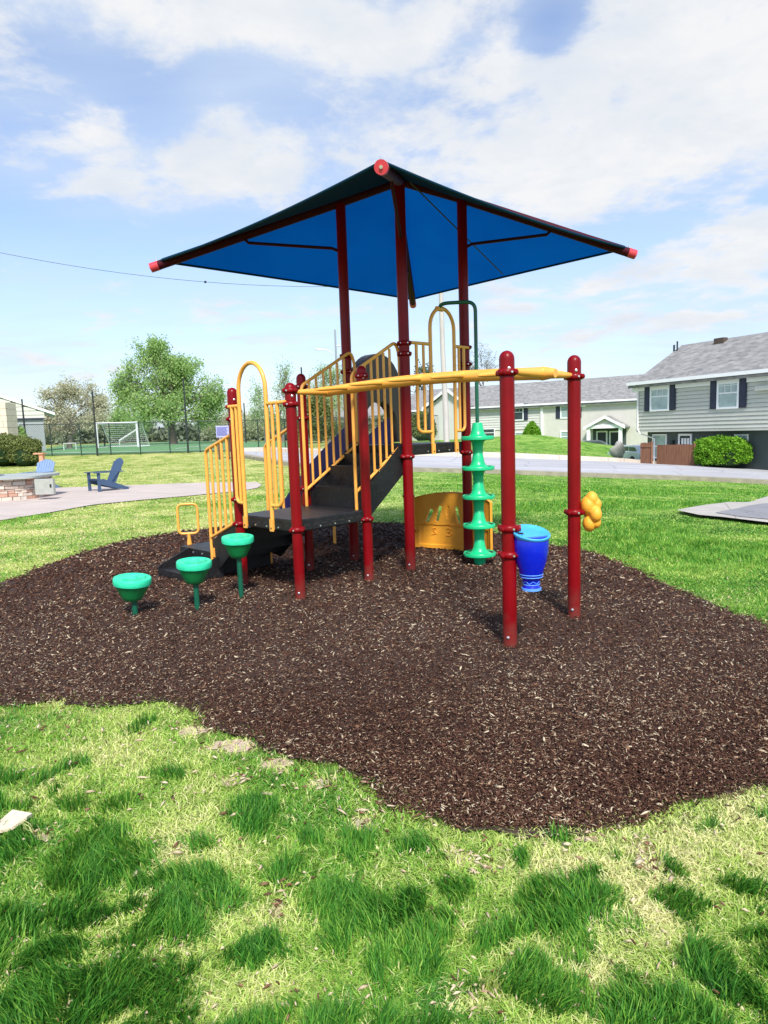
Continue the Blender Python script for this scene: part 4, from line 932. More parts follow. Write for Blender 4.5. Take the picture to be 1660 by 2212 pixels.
# ------------------------------------------------------------------ shade canopy (on the same four tall posts)
zc_ = 3.48
cF, cL, cR, cBk = G(826, 362, zc_), G(345, 572, zc_), G(1355, 544, zc_), G(892, 652, zc_)
cen = (cF + cL + cR + cBk) / 4; pc = sum(PO[k] for k in 'EFGH') / 4; apex = np.array([pc[0], pc[1], 4.34])
for c, k in ((cF, 'E'), (cL, 'F'), (cR, 'G'), (cBk, 'H')):
    tip = c + unit(c - apex) * .06; mb = MB()
    pp_ = PO[k] + Z3 * (tops[k] + .02)
    mb.tube([apex - Z3 * .03, pp_, tip], .050, 14); rf_ = mb.build('rafter', mat('maroon_paint', (.060, .005, .012), .6, spec=.15) if 'maroon' not in M else M['maroon'], play, smooth=50)
    M['maroon'] = rf_.data.materials[0]
    e_ = unit(tip - pp_); mb = MB(); mb.tube([tip - e_ * .05, tip + e_ * .045], [.052, .052], 16); mb.cur = 1; mb.lathe([(.013, -.004), (.013, .012)], tip + e_ * .045, axis=e_, n=8)
    mb.tube([tip - e_ * .03 + Z3 * .04, tip - e_ * .03 + Z3 * .075], .012, 8); ec = mb.build('end_cap', [M.get('cap') or mat('cap_red', (.62, .045, .065), .4), 'bolt'], rf_, smooth=40); M['cap'] = ec.data.materials[0]
    # brace between post and rafter
    zb_ = tops[k] - (.50 if k != 'E' else .55); q0 = PO[k] + Z3 * zb_; q1 = pp_ + (tip - pp_) * .52 - Z3 * .05
    q0 = q0 + unit((q1 - q0) * np.array([1, 1, 0])) * .05
    mb = MB(); mb.tube([q0, q0 + (q1 - q0) * .06 + Z3 * .02, q1 - (q1 - q0) * .05 - Z3 * .02, q1 + Z3 * .02], .017, 10); mb.build('brace', M['maroon'], play, smooth=50)
# fabric: four sagging panels with curved free edges
lift = np.array([0, 0, .045]); apx = apex + Z3 * .0
def panel_grid(c0, c1, n=22, inn=.16):
    vs = []; a0_, a1_ = c0 + lift, c1 + lift; cc = (c0 + c1) / 2; inw = unit((pc - cc) * np.array([1, 1, 0]))
    rows = []
    for i in range(n + 1):
        t = i / n; row = []
        for j in range(n + 1):
            s_ = j / n; e = a0_ + (a1_ - a0_) * s_ + inw * (inn * 4 * s_ * (1 - s_)) + Z3 * (-.02 * 4 * s_ * (1 - s_))
            q_ = apx + (e - apx) * t; q_ = q_ - Z3 * (.07 * 4 * s_ * (1 - s_) * t * (1.2 - t)) - Z3 * (.0)
            row.append(q_)
        rows.append(row)
    return rows
can = thing_parts = None
mb = MB(); hem = MB()
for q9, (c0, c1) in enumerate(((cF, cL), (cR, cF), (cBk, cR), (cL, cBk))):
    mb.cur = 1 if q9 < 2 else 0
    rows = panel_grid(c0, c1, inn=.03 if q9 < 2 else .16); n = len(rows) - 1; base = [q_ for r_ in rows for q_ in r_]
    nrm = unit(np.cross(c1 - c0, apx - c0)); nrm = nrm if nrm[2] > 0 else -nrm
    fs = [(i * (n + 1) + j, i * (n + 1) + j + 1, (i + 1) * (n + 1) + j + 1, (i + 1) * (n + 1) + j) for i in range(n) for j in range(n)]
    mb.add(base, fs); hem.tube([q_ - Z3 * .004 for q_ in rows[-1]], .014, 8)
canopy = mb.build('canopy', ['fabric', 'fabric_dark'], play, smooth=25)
hem.build('hem', 'hem', canopy, smooth=50)
mb = MB()
for c in (cF, cL, cR, cBk):
    mb.tube([apx + (c + lift - apx) * t + Z3 * .006 for t in np.linspace(0.02, .99, 12)], .010, 6)
mb.build('seam', 'hem', canopy, smooth=50)
# thin stay wire under the right rear panel
MB().tube([G(885, 392, 4.02), G(1087, 592, 3.47)], .007, 6).build('stay_wire', 'black_metal', play)

# ------------------------------------------------------------------ three stepping pods
def pod(px, py, ytop, r_, label, tiltx):
    b_ = G(px, py); zt = ZAT(b_, ytop); t = thing('stepping_pod', label, 'stepping pod', b_, 'green stepping pods rising from the mulch')
    MB().lathe([(.024, -.05), (.024, zt - .10)], b_, n=14).build('stem', 'green_pole', t, smooth=50)
    fl = lambda k, h: 1 - .022 * (math.cos(k * 2 * math.pi / 4) > .5) * (1 if -.15 < h < -.05 else 0)
    c = b_ + Z3 * zt; ax = unit(np.array([tiltx, -.05, 1]))
    MB().lathe([(r_ * .40, -.205), (r_ * .50, -.195), (r_ * .60, -.165), (r_ * .76, -.115), (r_ * .88, -.075), (r_ * .95, -.055)], c, axis=ax, n=48, flute=fl).build('bowl', 'green_bowl', t, smooth=35)
    MB().lathe([(r_ * .90, -.060), (r_ * .985, -.058), (r_ * 1.0, -.046), (r_ * 1.0, -.014), (r_ * .97, -.003), (r_ * .90, .0), (r_ * .86, -.004), (r_ * .4, -.002), (.001, -.002)], c, axis=ax, n=48).build('cap', 'green_cap', t, smooth=35)
    mb = MB()
    for k in range(5):
        rr = r_ * (.25 + .11 * k); a0_ = k * 1.3
        mb.tube([c + ax * .001 + np.array([math.cos(a) * rr, math.sin(a) * rr, 0]) for a in np.linspace(a0_, a0_ + 1.9, 8)], .0035, 5)
    mb.build('tread_ridge', 'green_cap', t, smooth=50)
pod(293, 1333, 1247, .160, 'green stepping pod on the shortest stem, farthest left of the three on the mulch', .10)
pod(427, 1320, 1211, .154, 'green stepping pod of middle height, in front of the black step tray', .06)
pod(522, 1295, 1158, .150, 'green stepping pod on the tallest stem, beside the low deck', .03)
#PART4
# ------------------------------------------------------------------ houses
class Facade:
    def __init__(s, px0, Y0, px1, Y1, zbase):
        a = at(px0, 950, Y0); b = at(px1, 950, Y1); s.o = np.array([a[0], a[1], 0]); d = np.array([b[0] - a[0], b[1] - a[1], 0]); s.len = np.linalg.norm(d); s.u = d / s.len
        s.n = np.array([s.u[1], -s.u[0], 0]);
        if s.n @ (CAM * [1, 1, 0] - s.o) < 0: s.n = -s.n
        s.zb = zbase
    def sz(s, px, py, off=0.0):
        d = ray(px, py); o = s.o + s.n * off; t = ((o - CAM) @ s.n) / (d @ s.n); q_ = CAM + d * t; return (q_ - s.o) @ s.u, q_[2]
    def p(s, a, z, off=0.0): return s.o + s.u * a + s.n * off + Z3 * z
    def box(s, mb, a0, a1, z0, z1, d0, d1): return mb.hexa([s.p(a0, z0, d0), s.p(a1, z0, d0), s.p(a1, z0, d1), s.p(a0, z0, d1), s.p(a0, z1, d0), s.p(a1, z1, d0), s.p(a1, z1, d1), s.p(a0, z1, d1)])
    def siding(s, mb, a0, a1, z0, z1, d, step=.21, lap=.045, gap=.09):
        z = z0; n = max(1, round((z1 - z0) / step)); st_ = (z1 - z0) / n
        for i in range(n):
            z = z0 + i * st_; g = gap * st_; mb.hexa([s.p(a0, z, d - .055), s.p(a1, z, d - .055), s.p(a1, z, d - .05), s.p(a0, z, d - .05), s.p(a0, z + g, d - .055), s.p(a1, z + g, d - .055), s.p(a1, z + g, d - .05), s.p(a0, z + g, d - .05)])
            mb.hexa([s.p(a0, z + g, d - .05), s.p(a1, z + g, d - .05), s.p(a1, z + g, d + lap), s.p(a0, z + g, d + lap), s.p(a0, z + st_, d - .05), s.p(a1, z + st_, d - .05), s.p(a1, z + st_, d), s.p(a0, z + st_, d)])
    def window(s, parent, px0, py0, px1, py1, d, shut=None, grid=True, fw=.11, glass='glass', sash=True, label=None):
        a0, z1 = s.sz(px0, (py0), d); a1, z0 = s.sz(px1, py1, d)
        if a0 > a1: a0, a1 = a1, a0
        if label is None: label = None
        mb = MB()
        for (x0, x1, y0, y1) in ((a0, a0 + fw, z0, z1), (a1 - fw, a1, z0, z1), (a0 + fw, a1 - fw, z1 - fw, z1), (a0 + fw, a1 - fw, z0, z0 + fw)): s.box(mb, x0, x1, y0, y1, d - .04, d + .05)
        if sash: zm = (z0 + z1) / 2; s.box(mb, a0 + fw, a1 - fw, zm - .035, zm + .035, d - .03, d + .035)
        if grid:
            for k in (1, 2): x = a0 + fw + (a1 - a0 - 2 * fw) * k / 3; s.box(mb, x - .012, x + .012, (z0 + z1) / 2, z1 - fw, d - .02, d + .022)
            x = z1 - fw - (z1 - z0) * .2; s.box(mb, a0 + fw, a1 - fw, x - .012, x + .012, d - .021, d + .021)
        w = mb.build('window', 'white', parent, smooth=0)
        mb = MB(); s.box(mb, a0 + fw * .9, a1 - fw * .9, z0 + fw * .9, z1 - fw * .9, d - .03, d + .004); mb.build('pane', glass, w, smooth=0)
        if shut:
            for sx in ((a0 - shut, a0 - .01), (a1 + .01, a1 + shut)):
                mb = MB(); s.box(mb, sx[0], sx[1], z0 + .03, z1 - .03, d - .02, d + .045)
                for k in range(2):
                    zz = z0 + .03 + (z1 - z0 - .06) * (.04 + .48 * k); s.box(mb, sx[0] + .05, sx[1] - .05, zz, zz + (z1 - z0) * .44, d + .046, d + .058)
                mb.build('shutter', 'navy', w, smooth=0)
        return w
def roof(parent, f, a0, a1, ze, zr, run, over=.35, name='roof', side=.25, th=.14):
    """pitched roof: eave in front of the wall, ridge run metres behind, back slope too"""
    mb = MB(); e = f.p; sl = (zr - ze) / run
    p = [e(a0 - side, ze - sl * over, over), e(a1 + side, ze - sl * over, over), e(a1 + side, zr, -run), e(a0 - side, zr, -run)]
    q_ = [e(a0 - side, ze, -2 * run), e(a1 + side, ze, -2 * run)]
    mb.hexa([p[0] - Z3 * th, p[1] - Z3 * th, p[2] - Z3 * th, p[3] - Z3 * th, p[0], p[1], p[2], p[3]])
    mb.hexa([p[3] - Z3 * (th + .002), p[2] - Z3 * (th + .002), q_[1] - Z3 * th, q_[0] - Z3 * th, p[3] + Z3 * .002, p[2] + Z3 * .002, q_[1], q_[0]])
    return mb.build(name, 'roof', parent, smooth=0)

# near house on the right
ZB = -1.22
f1 = Facade(1376, 42.5, 1660, 34.7, ZB); A1 = f1.len + 7.0
ze = f1.sz(1376, 832)[1]; _, zov = f1.sz(1381, 929)
h1 = thing('house', 'two storey house with grey siding, navy shutters and dark lower wall behind the wooden fence', 'house', f1.p(f1.len / 2, ZB, 0))
mb = MB(); f1.siding(mb, 0, A1, zov, ze, 0); mb.build('upper_wall', 'siding', h1, smooth=0)
mb = MB(); f1.box(mb, .02, A1, zov - .10, ze - .01, -8.6, -.06); f1.box(mb, 0, A1, zov - .13, zov - .001, -.6, .03)
mb.build('upper_storey', 'siding', h1, smooth=0)
mb = MB(); f1.box(mb, .3, A1, ZB - .6, zov - .1305, -8.5, -.62); mb.build('lower_wall', 'darkwall', h1, smooth=0)
zr = f1.sz(1470, 746, -4.3)[1]
r1 = roof(h1, f1, -.1, A1, ze + .18, zr, 4.3, over=.42)
mb = MB(); g0 = ze + .18
mb.prism([f1.p(.03, g0 - .35, .0), f1.p(.03, g0 - .05, 0), f1.p(.03, zr - .18, -4.3), f1.p(.03, g0 - .05, -8.6), f1.p(.03, g0 - .35, -8.6)], f1.u * 0, f1.u * .08); mb.build('gable', 'siding', h1, smooth=0)
mb = MB(); zf = ze + .02; f1.box(mb, -.3, A1 + .2, zf - .42, zf + .04, .03, .10); mb.build('fascia', 'white', h1, smooth=0)
mb = MB(); f1.box(mb, -.35, A1 + .25, ze - .02, ze + .17, .40, .56); mb.build('gutter', 'white', h1, smooth=0)
mb = MB(); mb.hexa([f1.p(-.35, ze - .02, .03), f1.p(A1, ze - .02, .03), f1.p(A1, ze + .0, .42), f1.p(-.35, ze + .0, .42), f1.p(-.35, ze + .0, .03), f1.p(A1, ze + .0, .03), f1.p(A1, ze + .03, .42), f1.p(-.35, ze + .03, .42)]); mb.build('soffit', 'white', h1, smooth=0)
mb = MB(); mb.tube([f1.p(.15, ze, .42), f1.p(.15, ze - .25, .09), f1.p(.15, zov + .05, .09), f1.p(.25, zov - .2, .02), f1.p(.9, zov - .55, -.56), f1.p(.9, ZB, -.56)], .05, 8); mb.build('downspout', 'white', h1)
f1.window(h1, 1406, 826, 1447, 887, .06, shut=.42); f1.window(h1, 1551, 816, 1597, 882, .06, shut=.42)
f1.window(h1, 1411, 938, 1441, 990, -.60, grid=False, fw=.07); f1.window(h1, 1588, 938, 1617, 972, -.60, grid=False, fw=.07)
a0, z1 = f1.sz(1467, 937, -.6); a1, z0 = f1.sz(1495, 1003, -.6); z0 = ZB
mb = MB(); f1.box(mb, a0, a0 + .12, z0, z1, -.62, -.55); f1.box(mb, a1 - .12, a1, z0, z1, -.62, -.55); f1.box(mb, a0 + .12, a1 - .12, z1 - .12, z1, -.62, -.55)
df = mb.build('door_frame', 'white', h1, smooth=0); mb = MB(); f1.box(mb, a0 + .11, a1 - .11, z0, z1 - .11, -.62, -.575); dr = mb.build('door', 'door', df, smooth=0)
for k in range(3):
    w = (a1 - a0 - .5) / 3; x = a0 + .22 + k * (w + .05); MB_ = MB(); f1.box(MB_, x, x + w, z1 - .62, z1 - .26, -.58, -.57); MB_.build('door_pane', 'white', df, smooth=0)
a, z = f1.sz(1455, 957, -.6); mb = MB(); f1.box(mb, a - .09, a + .09, z - .17, z + .17, -.62, -.42); mb.build('wall_lantern', 'black_metal', h1, smooth=0, bevel=.02)
a, z = f1.sz(1652, 838, .05); mb = MB(); f1.box(mb, a - .35, a + 1.0, z - .12, z + .12, .02, .3); mb.build('wall_vent', 'siding', h1, smooth=0)
for (px, py, hh, rr) in ((1457, 752, .42, .06), (1464, 742, .62, .05)):
    b_ = f1.sz(px, py, -3.6); base = f1.p(b_[0], zr - .42, -3.6); MB().cyl(base - Z3 * .2, base + Z3 * hh, rr, 10).build('vent_pipe', 'black_metal', r1)
b_ = f1.sz(1557, 735, -3.9); mb = MB(); f1.box(mb, b_[0] - .3, b_[0] + .35, zr - .35, zr + .02, -4.1, -3.7); mb.build('roof_vent', 'hood', r1, smooth=0)

# long house further back
ZB2 = -1.15
f2 = Facade(862, 88, 1376, 71, ZB2); A2 = f2.len + .5
h2 = thing('house', 'long pale two storey house with a small gabled porch, further back beyond the grass mound', 'house', f2.p(A2 / 2, ZB2, 0))
ze2 = f2.sz(1340, 866)[1]; zr2 = f2.sz(1340, 812, -5.2)[1]
am = f2.sz(1166, 900)[0]
mb = MB(); f2.siding(mb, 0, am, 1.1, ze2, 0, step=.28); mb.build('siding_wall', 'siding2', h2, smooth=0)
mb = MB(); f2.box(mb, .1, am, ZB2 - .8, 1.1, -8, -.05); f2.box(mb, am + .01, A2, ZB2 - .8, ze2, -8, .06); mb.build('stucco_wall', 'stucco', h2, smooth=0)
roof(h2, f2, 0, A2, ze2 + .15, zr2, 5.2, over=.5)
mb = MB(); f2.box(mb, -.2, A2, ze2 - .28, ze2 + .05, .07, .12); mb.build('fascia', 'white', h2, smooth=0)
mb = MB(); f2.box(mb, -.3, A2, ze2 - .02, ze2 + .15, .45, .62); mb.build('gutter', 'white', h2, smooth=0)
mb = MB(); a, z = f2.sz(1172, 900); f2.box(mb, a - .12, a + .12, ZB2, ze2 - .1, .06, .2); mb.build('downspout', 'white', h2, smooth=0)
f2.window(h2, 1106, 873, 1132, 908, .09, shut=.5, glass='glass_dark', fw=.12); f2.window(h2, 1211, 873, 1247, 903, .09, shut=.5, grid=False, fw=.12)
f2.window(h2, 966, 886, 990, 910, .09, shut=.5, glass='glass_dark', fw=.12); f2.window(h2, 1211, 931, 1246, 955, .09, grid=False, fw=.12); f2.window(h2, 1112, 933, 1136, 956, .09, grid=False, fw=.12)
f2.window(h2, 1036, 926, 1070, 944, .09, grid=False, glass='glass_dark', fw=.10)
a, z = f2.sz(1262, 876, .1); mb = MB(); f2.box(mb, a - .3, a + .3, z - .13, z + .13, .05, .35); mb.build('wall_light', 'white', h2, smooth=0)
# porch
pd = 1.9; aL, zE = f2.sz(1262, 926, pd); aR, _ = f2.sz(1352, 920, pd); aC, zA = f2.sz(1308, 898, pd)
po = MB()
for a_ in (aL + .45, aR - .55):
    f2.box(po, a_ - .16, a_ + .16, ZB2 - .2, zE - .02, pd - .35, pd - .03)
po.build('porch_post', 'white', h2, smooth=0)
mb = MB(); f2.box(mb, aL + .2, aR - .2, zE - .02, zE + .36, pd - .36, pd - .02); mb.build('porch_beam', 'white', h2, smooth=0)
mb = MB(); mb.prism([f2.p(aL + .3, zE + .36, pd - .2), f2.p(aC, zA - .15, pd - .2), f2.p(aR - .3, zE + .36, pd - .2)], f2.n * 0, f2.n * .05); mb.build('porch_gable', 'siding2', h2, smooth=0)
mb = MB()
for s0, s1 in ((aL, aC), (aR, aC)):
    mb.hexa([f2.p(s0, zE, .1), f2.p(s1, zA - .16, .1), f2.p(s1, zA - .16, pd + .15), f2.p(s0, zE, pd + .15), f2.p(s0, zE + .13, .1), f2.p(s1, zA, .1), f2.p(s1, zA, pd + .15), f2.p(s0, zE + .13, pd + .15)])
pr_ = mb.build('porch_roof', 'roof', h2, smooth=0)
mb = MB()
for s0, s1 in ((aL, aC), (aR, aC)):
    mb.hexa([f2.p(s0, zE - .12, pd + .151), f2.p(s1, zA - .28, pd + .151), f2.p(s1, zA - .28, pd + .2), f2.p(s0, zE - .12, pd + .2), f2.p(s0, zE + .16, pd + .151), f2.p(s1, zA + .02, pd + .151), f2.p(s1, zA + .02, pd + .2), f2.p(s0, zE + .16, pd + .2)])
mb.build('bargeboard', 'white', pr_, smooth=0)
mb = MB(); f2.box(mb, aL + .4, aR - .4, ZB2 - .3, zE, .061, .075); mb.build('porch_back_wall', 'darkwall', h2, smooth=0)
for x0, x1 in ((1289, 1313), (1317, 1340)):
    a0, z1 = f2.sz(x0, 931, .1); a1, _ = f2.sz(x1, 931, .1); mb = MB(); f2.box(mb, a0, a1, ZB2 - .3, z1, .076, .12); d0 = mb.build('door_frame', 'white', h2, smooth=0)
    mb = MB(); f2.box(mb, a0 + .16, a1 - .16, ZB2 - .3, z1 - .16, .121, .15); mb.build('door', 'door', d0, smooth=0)
# cross gable at the left end
gL, zG = f2.sz(914, 884, 1.0); gR, _ = f2.sz(1014, 880, 1.0); gC, zP = f2.sz(966, 838, 1.0)
mb = MB()
for s0, s1 in ((gL, gC), (gR, gC)):
    mb.hexa([f2.p(s0, zG, -4.0), f2.p(s1, zP - .2, -4.0), f2.p(s1, zP - .2, 1.2), f2.p(s0, zG, 1.2), f2.p(s0, zG + .2, -4.0), f2.p(s1, zP, -4.0), f2.p(s1, zP, 1.2), f2.p(s0, zG + .2, 1.2)])
cg = mb.build('cross_gable_roof', 'roof', h2, smooth=0)
mb = MB()
for s0, s1 in ((gL, gC), (gR, gC)):
    mb.hexa([f2.p(s0, zG - .15, 1.201), f2.p(s1, zP - .35, 1.201), f2.p(s1, zP - .35, 1.26), f2.p(s0, zG - .15, 1.26), f2.p(s0, zG + .22, 1.201), f2.p(s1, zP + .02, 1.201), f2.p(s1, zP + .02, 1.26), f2.p(s0, zG + .22, 1.26)])
mb.build('bargeboard', 'white', cg, smooth=0)
mb = MB(); mb.prism([f2.p(gL + .4, ZB2, .7), f2.p(gL + .4, zG, .7), f2.p(gC, zP - .3, .7), f2.p(gR - .4, zG, .7), f2.p(gR - .4, ZB2, .7)], -f2.n * .7, f2.n * .05); mb.build('gable_wall', 'siding2', h2, smooth=0)
# small pale house seen between the stair rails
f4 = Facade(690, 95, 850, 95, 0)
h4 = thing('house', 'small pale house half hidden behind the stair rails of the play structure', 'house', f4.p(f4.len / 2, -.2, 0))
z4 = f4.sz(770, 905)[1]; zr4 = f4.sz(770, 862, -4)[1]
mb = MB(); f4.siding(mb, 0, f4.len, -.6, z4, 0, step=.3); f4.box(mb, .05, f4.len - .05, -.6, z4, -8, -.06); mb.build('wall', 'siding2', h4, smooth=0)
roof(h4, f4, 0, f4.len, z4 + .1, zr4, 4, over=.5)
mb = MB(); f4.box(mb, -.2, f4.len + .2, z4 - .25, z4 + .05, .06, .12); mb.build('fascia', 'white', h4, smooth=0)
f4.window(h4, 712, 918, 732, 938, .06, grid=True, fw=.12, glass='glass_dark'); f4.window(h4, 812, 916, 832, 936, .06, fw=.12, glass='glass_dark')

# club house at the left edge
f3 = Facade(-260, 45.4, 112, 50, .5)
h3 = thing('house', 'grey sided building end with a cream stone pier at the left edge', 'house', f3.p(f3.len * .7, .6, 0))
sR, zR = f3.sz(112, 893); sT, zT = f3.sz(-60, 838); s0, zz = f3.sz(60, 905)
mb = MB(); f3.siding(mb, 0, sR - .5, 3.2, zR - .1, 0, step=.3, lap=.03, gap=.07)
n_ = 14; prev = None
for i in range(14):
    za = zR - .1 + i * .3; fr = (za - zR) / (zT - zR)
    if fr > 1: break
    f3.siding(mb, sT - (sR - sT), sR - .5 - (sR - sT) * max(fr, 0), za, za + .3, 0, step=.3, lap=.03, gap=.07)
mb.build('wall', 'siding', h3, smooth=0)
mb = MB(); f3.box(mb, 0, sR - .6, .2, 3.2, -6, -.02); mb.build('lower_wall', mat('grey_panel', (.33, .36, .37), .7), h3, smooth=0)
mb = MB(); mb.hexa([f3.p(sT, zT - .02, -6), f3.p(sR + .2, zR - .12, -6), f3.p(sR + .2, zR - .12, .1), f3.p(sT, zT - .02, .1), f3.p(sT, zT + .16, -6), f3.p(sR + .2, zR + .06, -6), f3.p(sR + .2, zR + .06, .1), f3.p(sT, zT + .16, .1)])
mb.hexa([f3.p(sT, zT - .02, .1), f3.p(sT, zT - .02, -6), f3.p(2 * sT - sR, zR - .12, -6), f3.p(2 * sT - sR, zR - .12, .1), f3.p(sT, zT + .2, .1), f3.p(sT, zT + .2, -6), f3.p(2 * sT - sR, zR + .1, -6), f3.p(2 * sT - sR, zR + .1, .1)])
mb.build('roof', 'white', h3, smooth=0)
mb = MB(); f3.box(mb, f3.sz(30, 905)[0], f3.sz(96, 905)[0], zz - .06, zz + .06, -.01, .12); mb.build('trim', 'navy', h3, smooth=0)
a = at(-60, 990, 42); b = at(35, 990, 42); zt = at(10, 874, 42)[2]
mb = MB(); R3 = random.Random(3); z = .3; n_ = 0
while z < zt - .1:
    hh = R3.uniform(.28, .42); x = a[0] + R3.uniform(0, .3) * 0
    while x < b[0] - .02:
        w = min(R3.uniform(.5, 1.0), b[0] - x); o_ = R3.uniform(0, .04); mb.box((x + w / 2, 42 - o_, z + hh / 2), (w - .015, 1.2, hh - .015)); x += w
    z += hh
mb.box(((a[0] + b[0]) / 2 - .02, 42.02, (z + .3) / 2), (b[0] - a[0] - .06, 1.14, z - .3)); mb.build('stone_pier', 'cream_stone', h3, smooth=0)

# ------------------------------------------------------------------ timber fences
def fence(label, pts, z0, z1, plank=.14, gate=False):
    t = thing('wooden_fence', label, 'fence', ((pts[0][0] + pts[-1][0]) / 2, (pts[0][1] + pts[-1][1]) / 2, z0))
    mb = MB(); a = np.array([*pts[0][:2], 0]); b = np.array([*pts[1][:2], 0]); d = unit(b - a); ln = np.linalg.norm(b - a); n = int(ln / plank); nr = np.array([d[1], -d[0], 0]); rr = random.Random(len(label))
    for i in range(n):
        q_ = a + d * (i + .5) * ln / n; h = z1 + rr.uniform(-.03, .03); w = ln / n * .47
        mb.hexa([q_ + d * s_ * w + nr * e + Z3 * zz for zz in (z0, h) for s_, e in ((-1, -.012), (1, -.012), (1, .012), (-1, .012))])
    mb.build('board_panel', 'cedar', t, smooth=0)
    for zz in (z0 + .25, z1 - .2):
        side = 1 if gate else -1
        MB().hexa([a + nr * side * .014 + Z3 * (zz - .05), b + nr * side * .014 + Z3 * (zz - .05), b + nr * side * .06 + Z3 * (zz - .05), a + nr * side * .06 + Z3 * (zz - .05), a + nr * side * .014 + Z3 * (zz + .05), b + nr * side * .014 + Z3 * (zz + .05), b + nr * side * .06 + Z3 * (zz + .05), a + nr * side * .06 + Z3 * (zz + .05)]).build('rail', 'cedar', t, smooth=0)
    MB().box((b[0], b[1], (z0 + z1) / 2 + .03), (.1, .1, z1 - z0 + .06), 0).build('fence_post', 'cedar', t, smooth=0)
    return t
q0, q1 = at(1419, 1004, 38.2), at(1500, 1006, 36.6); fence('closed panel of red brown wooden fence between the open gate and the round bush', (q0, q1), -1.35, at(1450, 960.5, 37.4)[2])
q0, q1 = at(1384, 1003, 38.0), at(1408, 1003, 37.6); fence('red brown wooden gate standing open, its cross rails showing', (q0, q1), -1.35, at(1396, 956, 37.8)[2], gate=True)

# ------------------------------------------------------------------ plants
def leaves(pts, n, spread, size, seed, flat=.0):
    """leaf-sized faces around points; returns verts, quads, tone"""
    r = np.random.default_rng(seed); k = r.integers(0, len(pts), n); c = pts[k] + r.normal(0, 1, (n, 3)) * spread
    a = r.normal(0, 1, (n, 3)); a /= np.linalg.norm(a, axis=1)[:, None]; b = r.normal(0, 1, (n, 3)); b[:, 2] += flat; b -= a * (a * b).sum(1)[:, None]; b /= np.linalg.norm(b, axis=1)[:, None]
    s = size * r.uniform(.6, 1.4, n); a = a * s[:, None] * .5; b = b * s[:, None] * .30
    V = np.stack([c - a, c + b, c + a, c - b], 1).reshape(-1, 3); F = (np.arange(n) * 4)[:, None] + np.arange(4)[None]
    clump = r.uniform(0, 1, len(pts))[k]; tone = np.repeat(np.clip(clump * .6 + r.uniform(0, .4, n), 0, 1), 4); return V, F, tone
M['leaf_green'] = tone_mat('spring_green_leaves', [(0, (.20, .34, .10)), (.5, (.36, .54, .18)), (1, (.56, .70, .32))], .6, .5)
M['leaf_pale'] = tone_mat('pale_blossom_leaves', [(0, (.34, .34, .18)), (.5, (.56, .55, .36)), (1, (.80, .79, .64))], .7, .45)
M['leaf_olive'] = tone_mat('olive_leaves', [(0, (.07, .10, .03)), (.5, (.17, .21, .06)), (1, (.30, .33, .12))], .7, .2)
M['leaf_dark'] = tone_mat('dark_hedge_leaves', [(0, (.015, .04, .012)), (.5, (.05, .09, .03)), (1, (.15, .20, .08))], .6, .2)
M['leaf_bright'] = tone_mat('bright_bush_leaves', [(0, (.06, .17, .01)), (.5, (.15, .36, .02)), (1, (.30, .52, .05))], .6, .25)
M['leaf_far'] = tone_mat('far_wood_leaves', [(0, (.09, .12, .08)), (.5, (.17, .21, .14)), (1, (.28, .31, .20))], .9, .1)
def px2w(px, py, Y): return at(px, py, Y)
def tree(label, bx, by, Y, blobs, nleaf, size, leafm, barkm, r0=.22, sub=14, seed=1, group='trees beyond the play area', spread=.35, stems=1):
    rr = random.Random(seed); base = at(bx, by, Y); base[2] = H1(base[0], base[1]); t = thing('tree', label, 'tree', base, group)
    mb = MB(); tips = []; m_ = Y / FPX
    cs = [(np.array([*at(x, y, Y + rr.uniform(-1, 1) * rx * m_ * .6)]), rx * m_, ry * m_) for x, y, rx, ry in blobs]
    low = min(c[2] for c, _, _ in cs); topz = max(c[2] for c, _, _ in cs)
    fork = base + Z3 * max(.8, (low - base[2]) * .75); fork[0] += rr.uniform(-.2, .2)
    mb.tube([base - Z3 * .2, base + Z3 * .3, (base + fork) / 2 + np.array([rr.uniform(-.1, .1), 0, 0]), fork], [r0 * 1.35, r0 * 1.05, r0 * .9, r0 * .8], 9)
    def limb(p, q_, ra, rb, n=5, wob=.12):
        L_ = np.linalg.norm(q_ - p); pts = [p]
        for i in range(1, n): tt = i / n; pts.append(p + (q_ - p) * tt + np.array([rr.uniform(-1, 1), rr.uniform(-1, 1), rr.uniform(-.5, 1) + math.sin(tt * 3.1) * .8]) * L_ * wob * .5)
        pts.append(q_); mb.tube(pts, [ra + (rb - ra) * i / n for i in range(n + 1)], 6); return pts
    for c, rx, ry in cs:
        pts = limb(fork, c, r0 * .42, r0 * .12, 6)
        for k in range(sub):
            while True:
                d = np.array([rr.uniform(-1, 1), rr.uniform(-1, 1), rr.uniform(-1, 1)])
                if .3 < np.linalg.norm(d) < 1: break
            d = d * (rr.uniform(.75, 1.05) / max(np.linalg.norm(d), .3)) ** .8
            tip = c + d * np.array([rx, rx * .9, ry]); s_ = pts[rr.choice([3, 4, 5, 6])]
            pp = limb(s_, tip, r0 * .10, .012, 4, .2); tips += [pp[-1], pp[-2], pp[-1] * .5 + pp[-2] * .5]
            for k2 in range(3):
                e = pp[rr.choice([2, 3])] + np.array([rr.uniform(-1, 1), rr.uniform(-1, 1), rr.uniform(-.3, 1)]) * rx * .35; limb(pp[2], e, .02, .008, 2, .2); tips.append(e)
    mb.build('trunk', barkm, t, smooth=60)
    tips = np.array(tips); V, F, T = leaves(tips, nleaf, spread, size, seed); big('crown', V, F, leafm, T, parent=t); return t
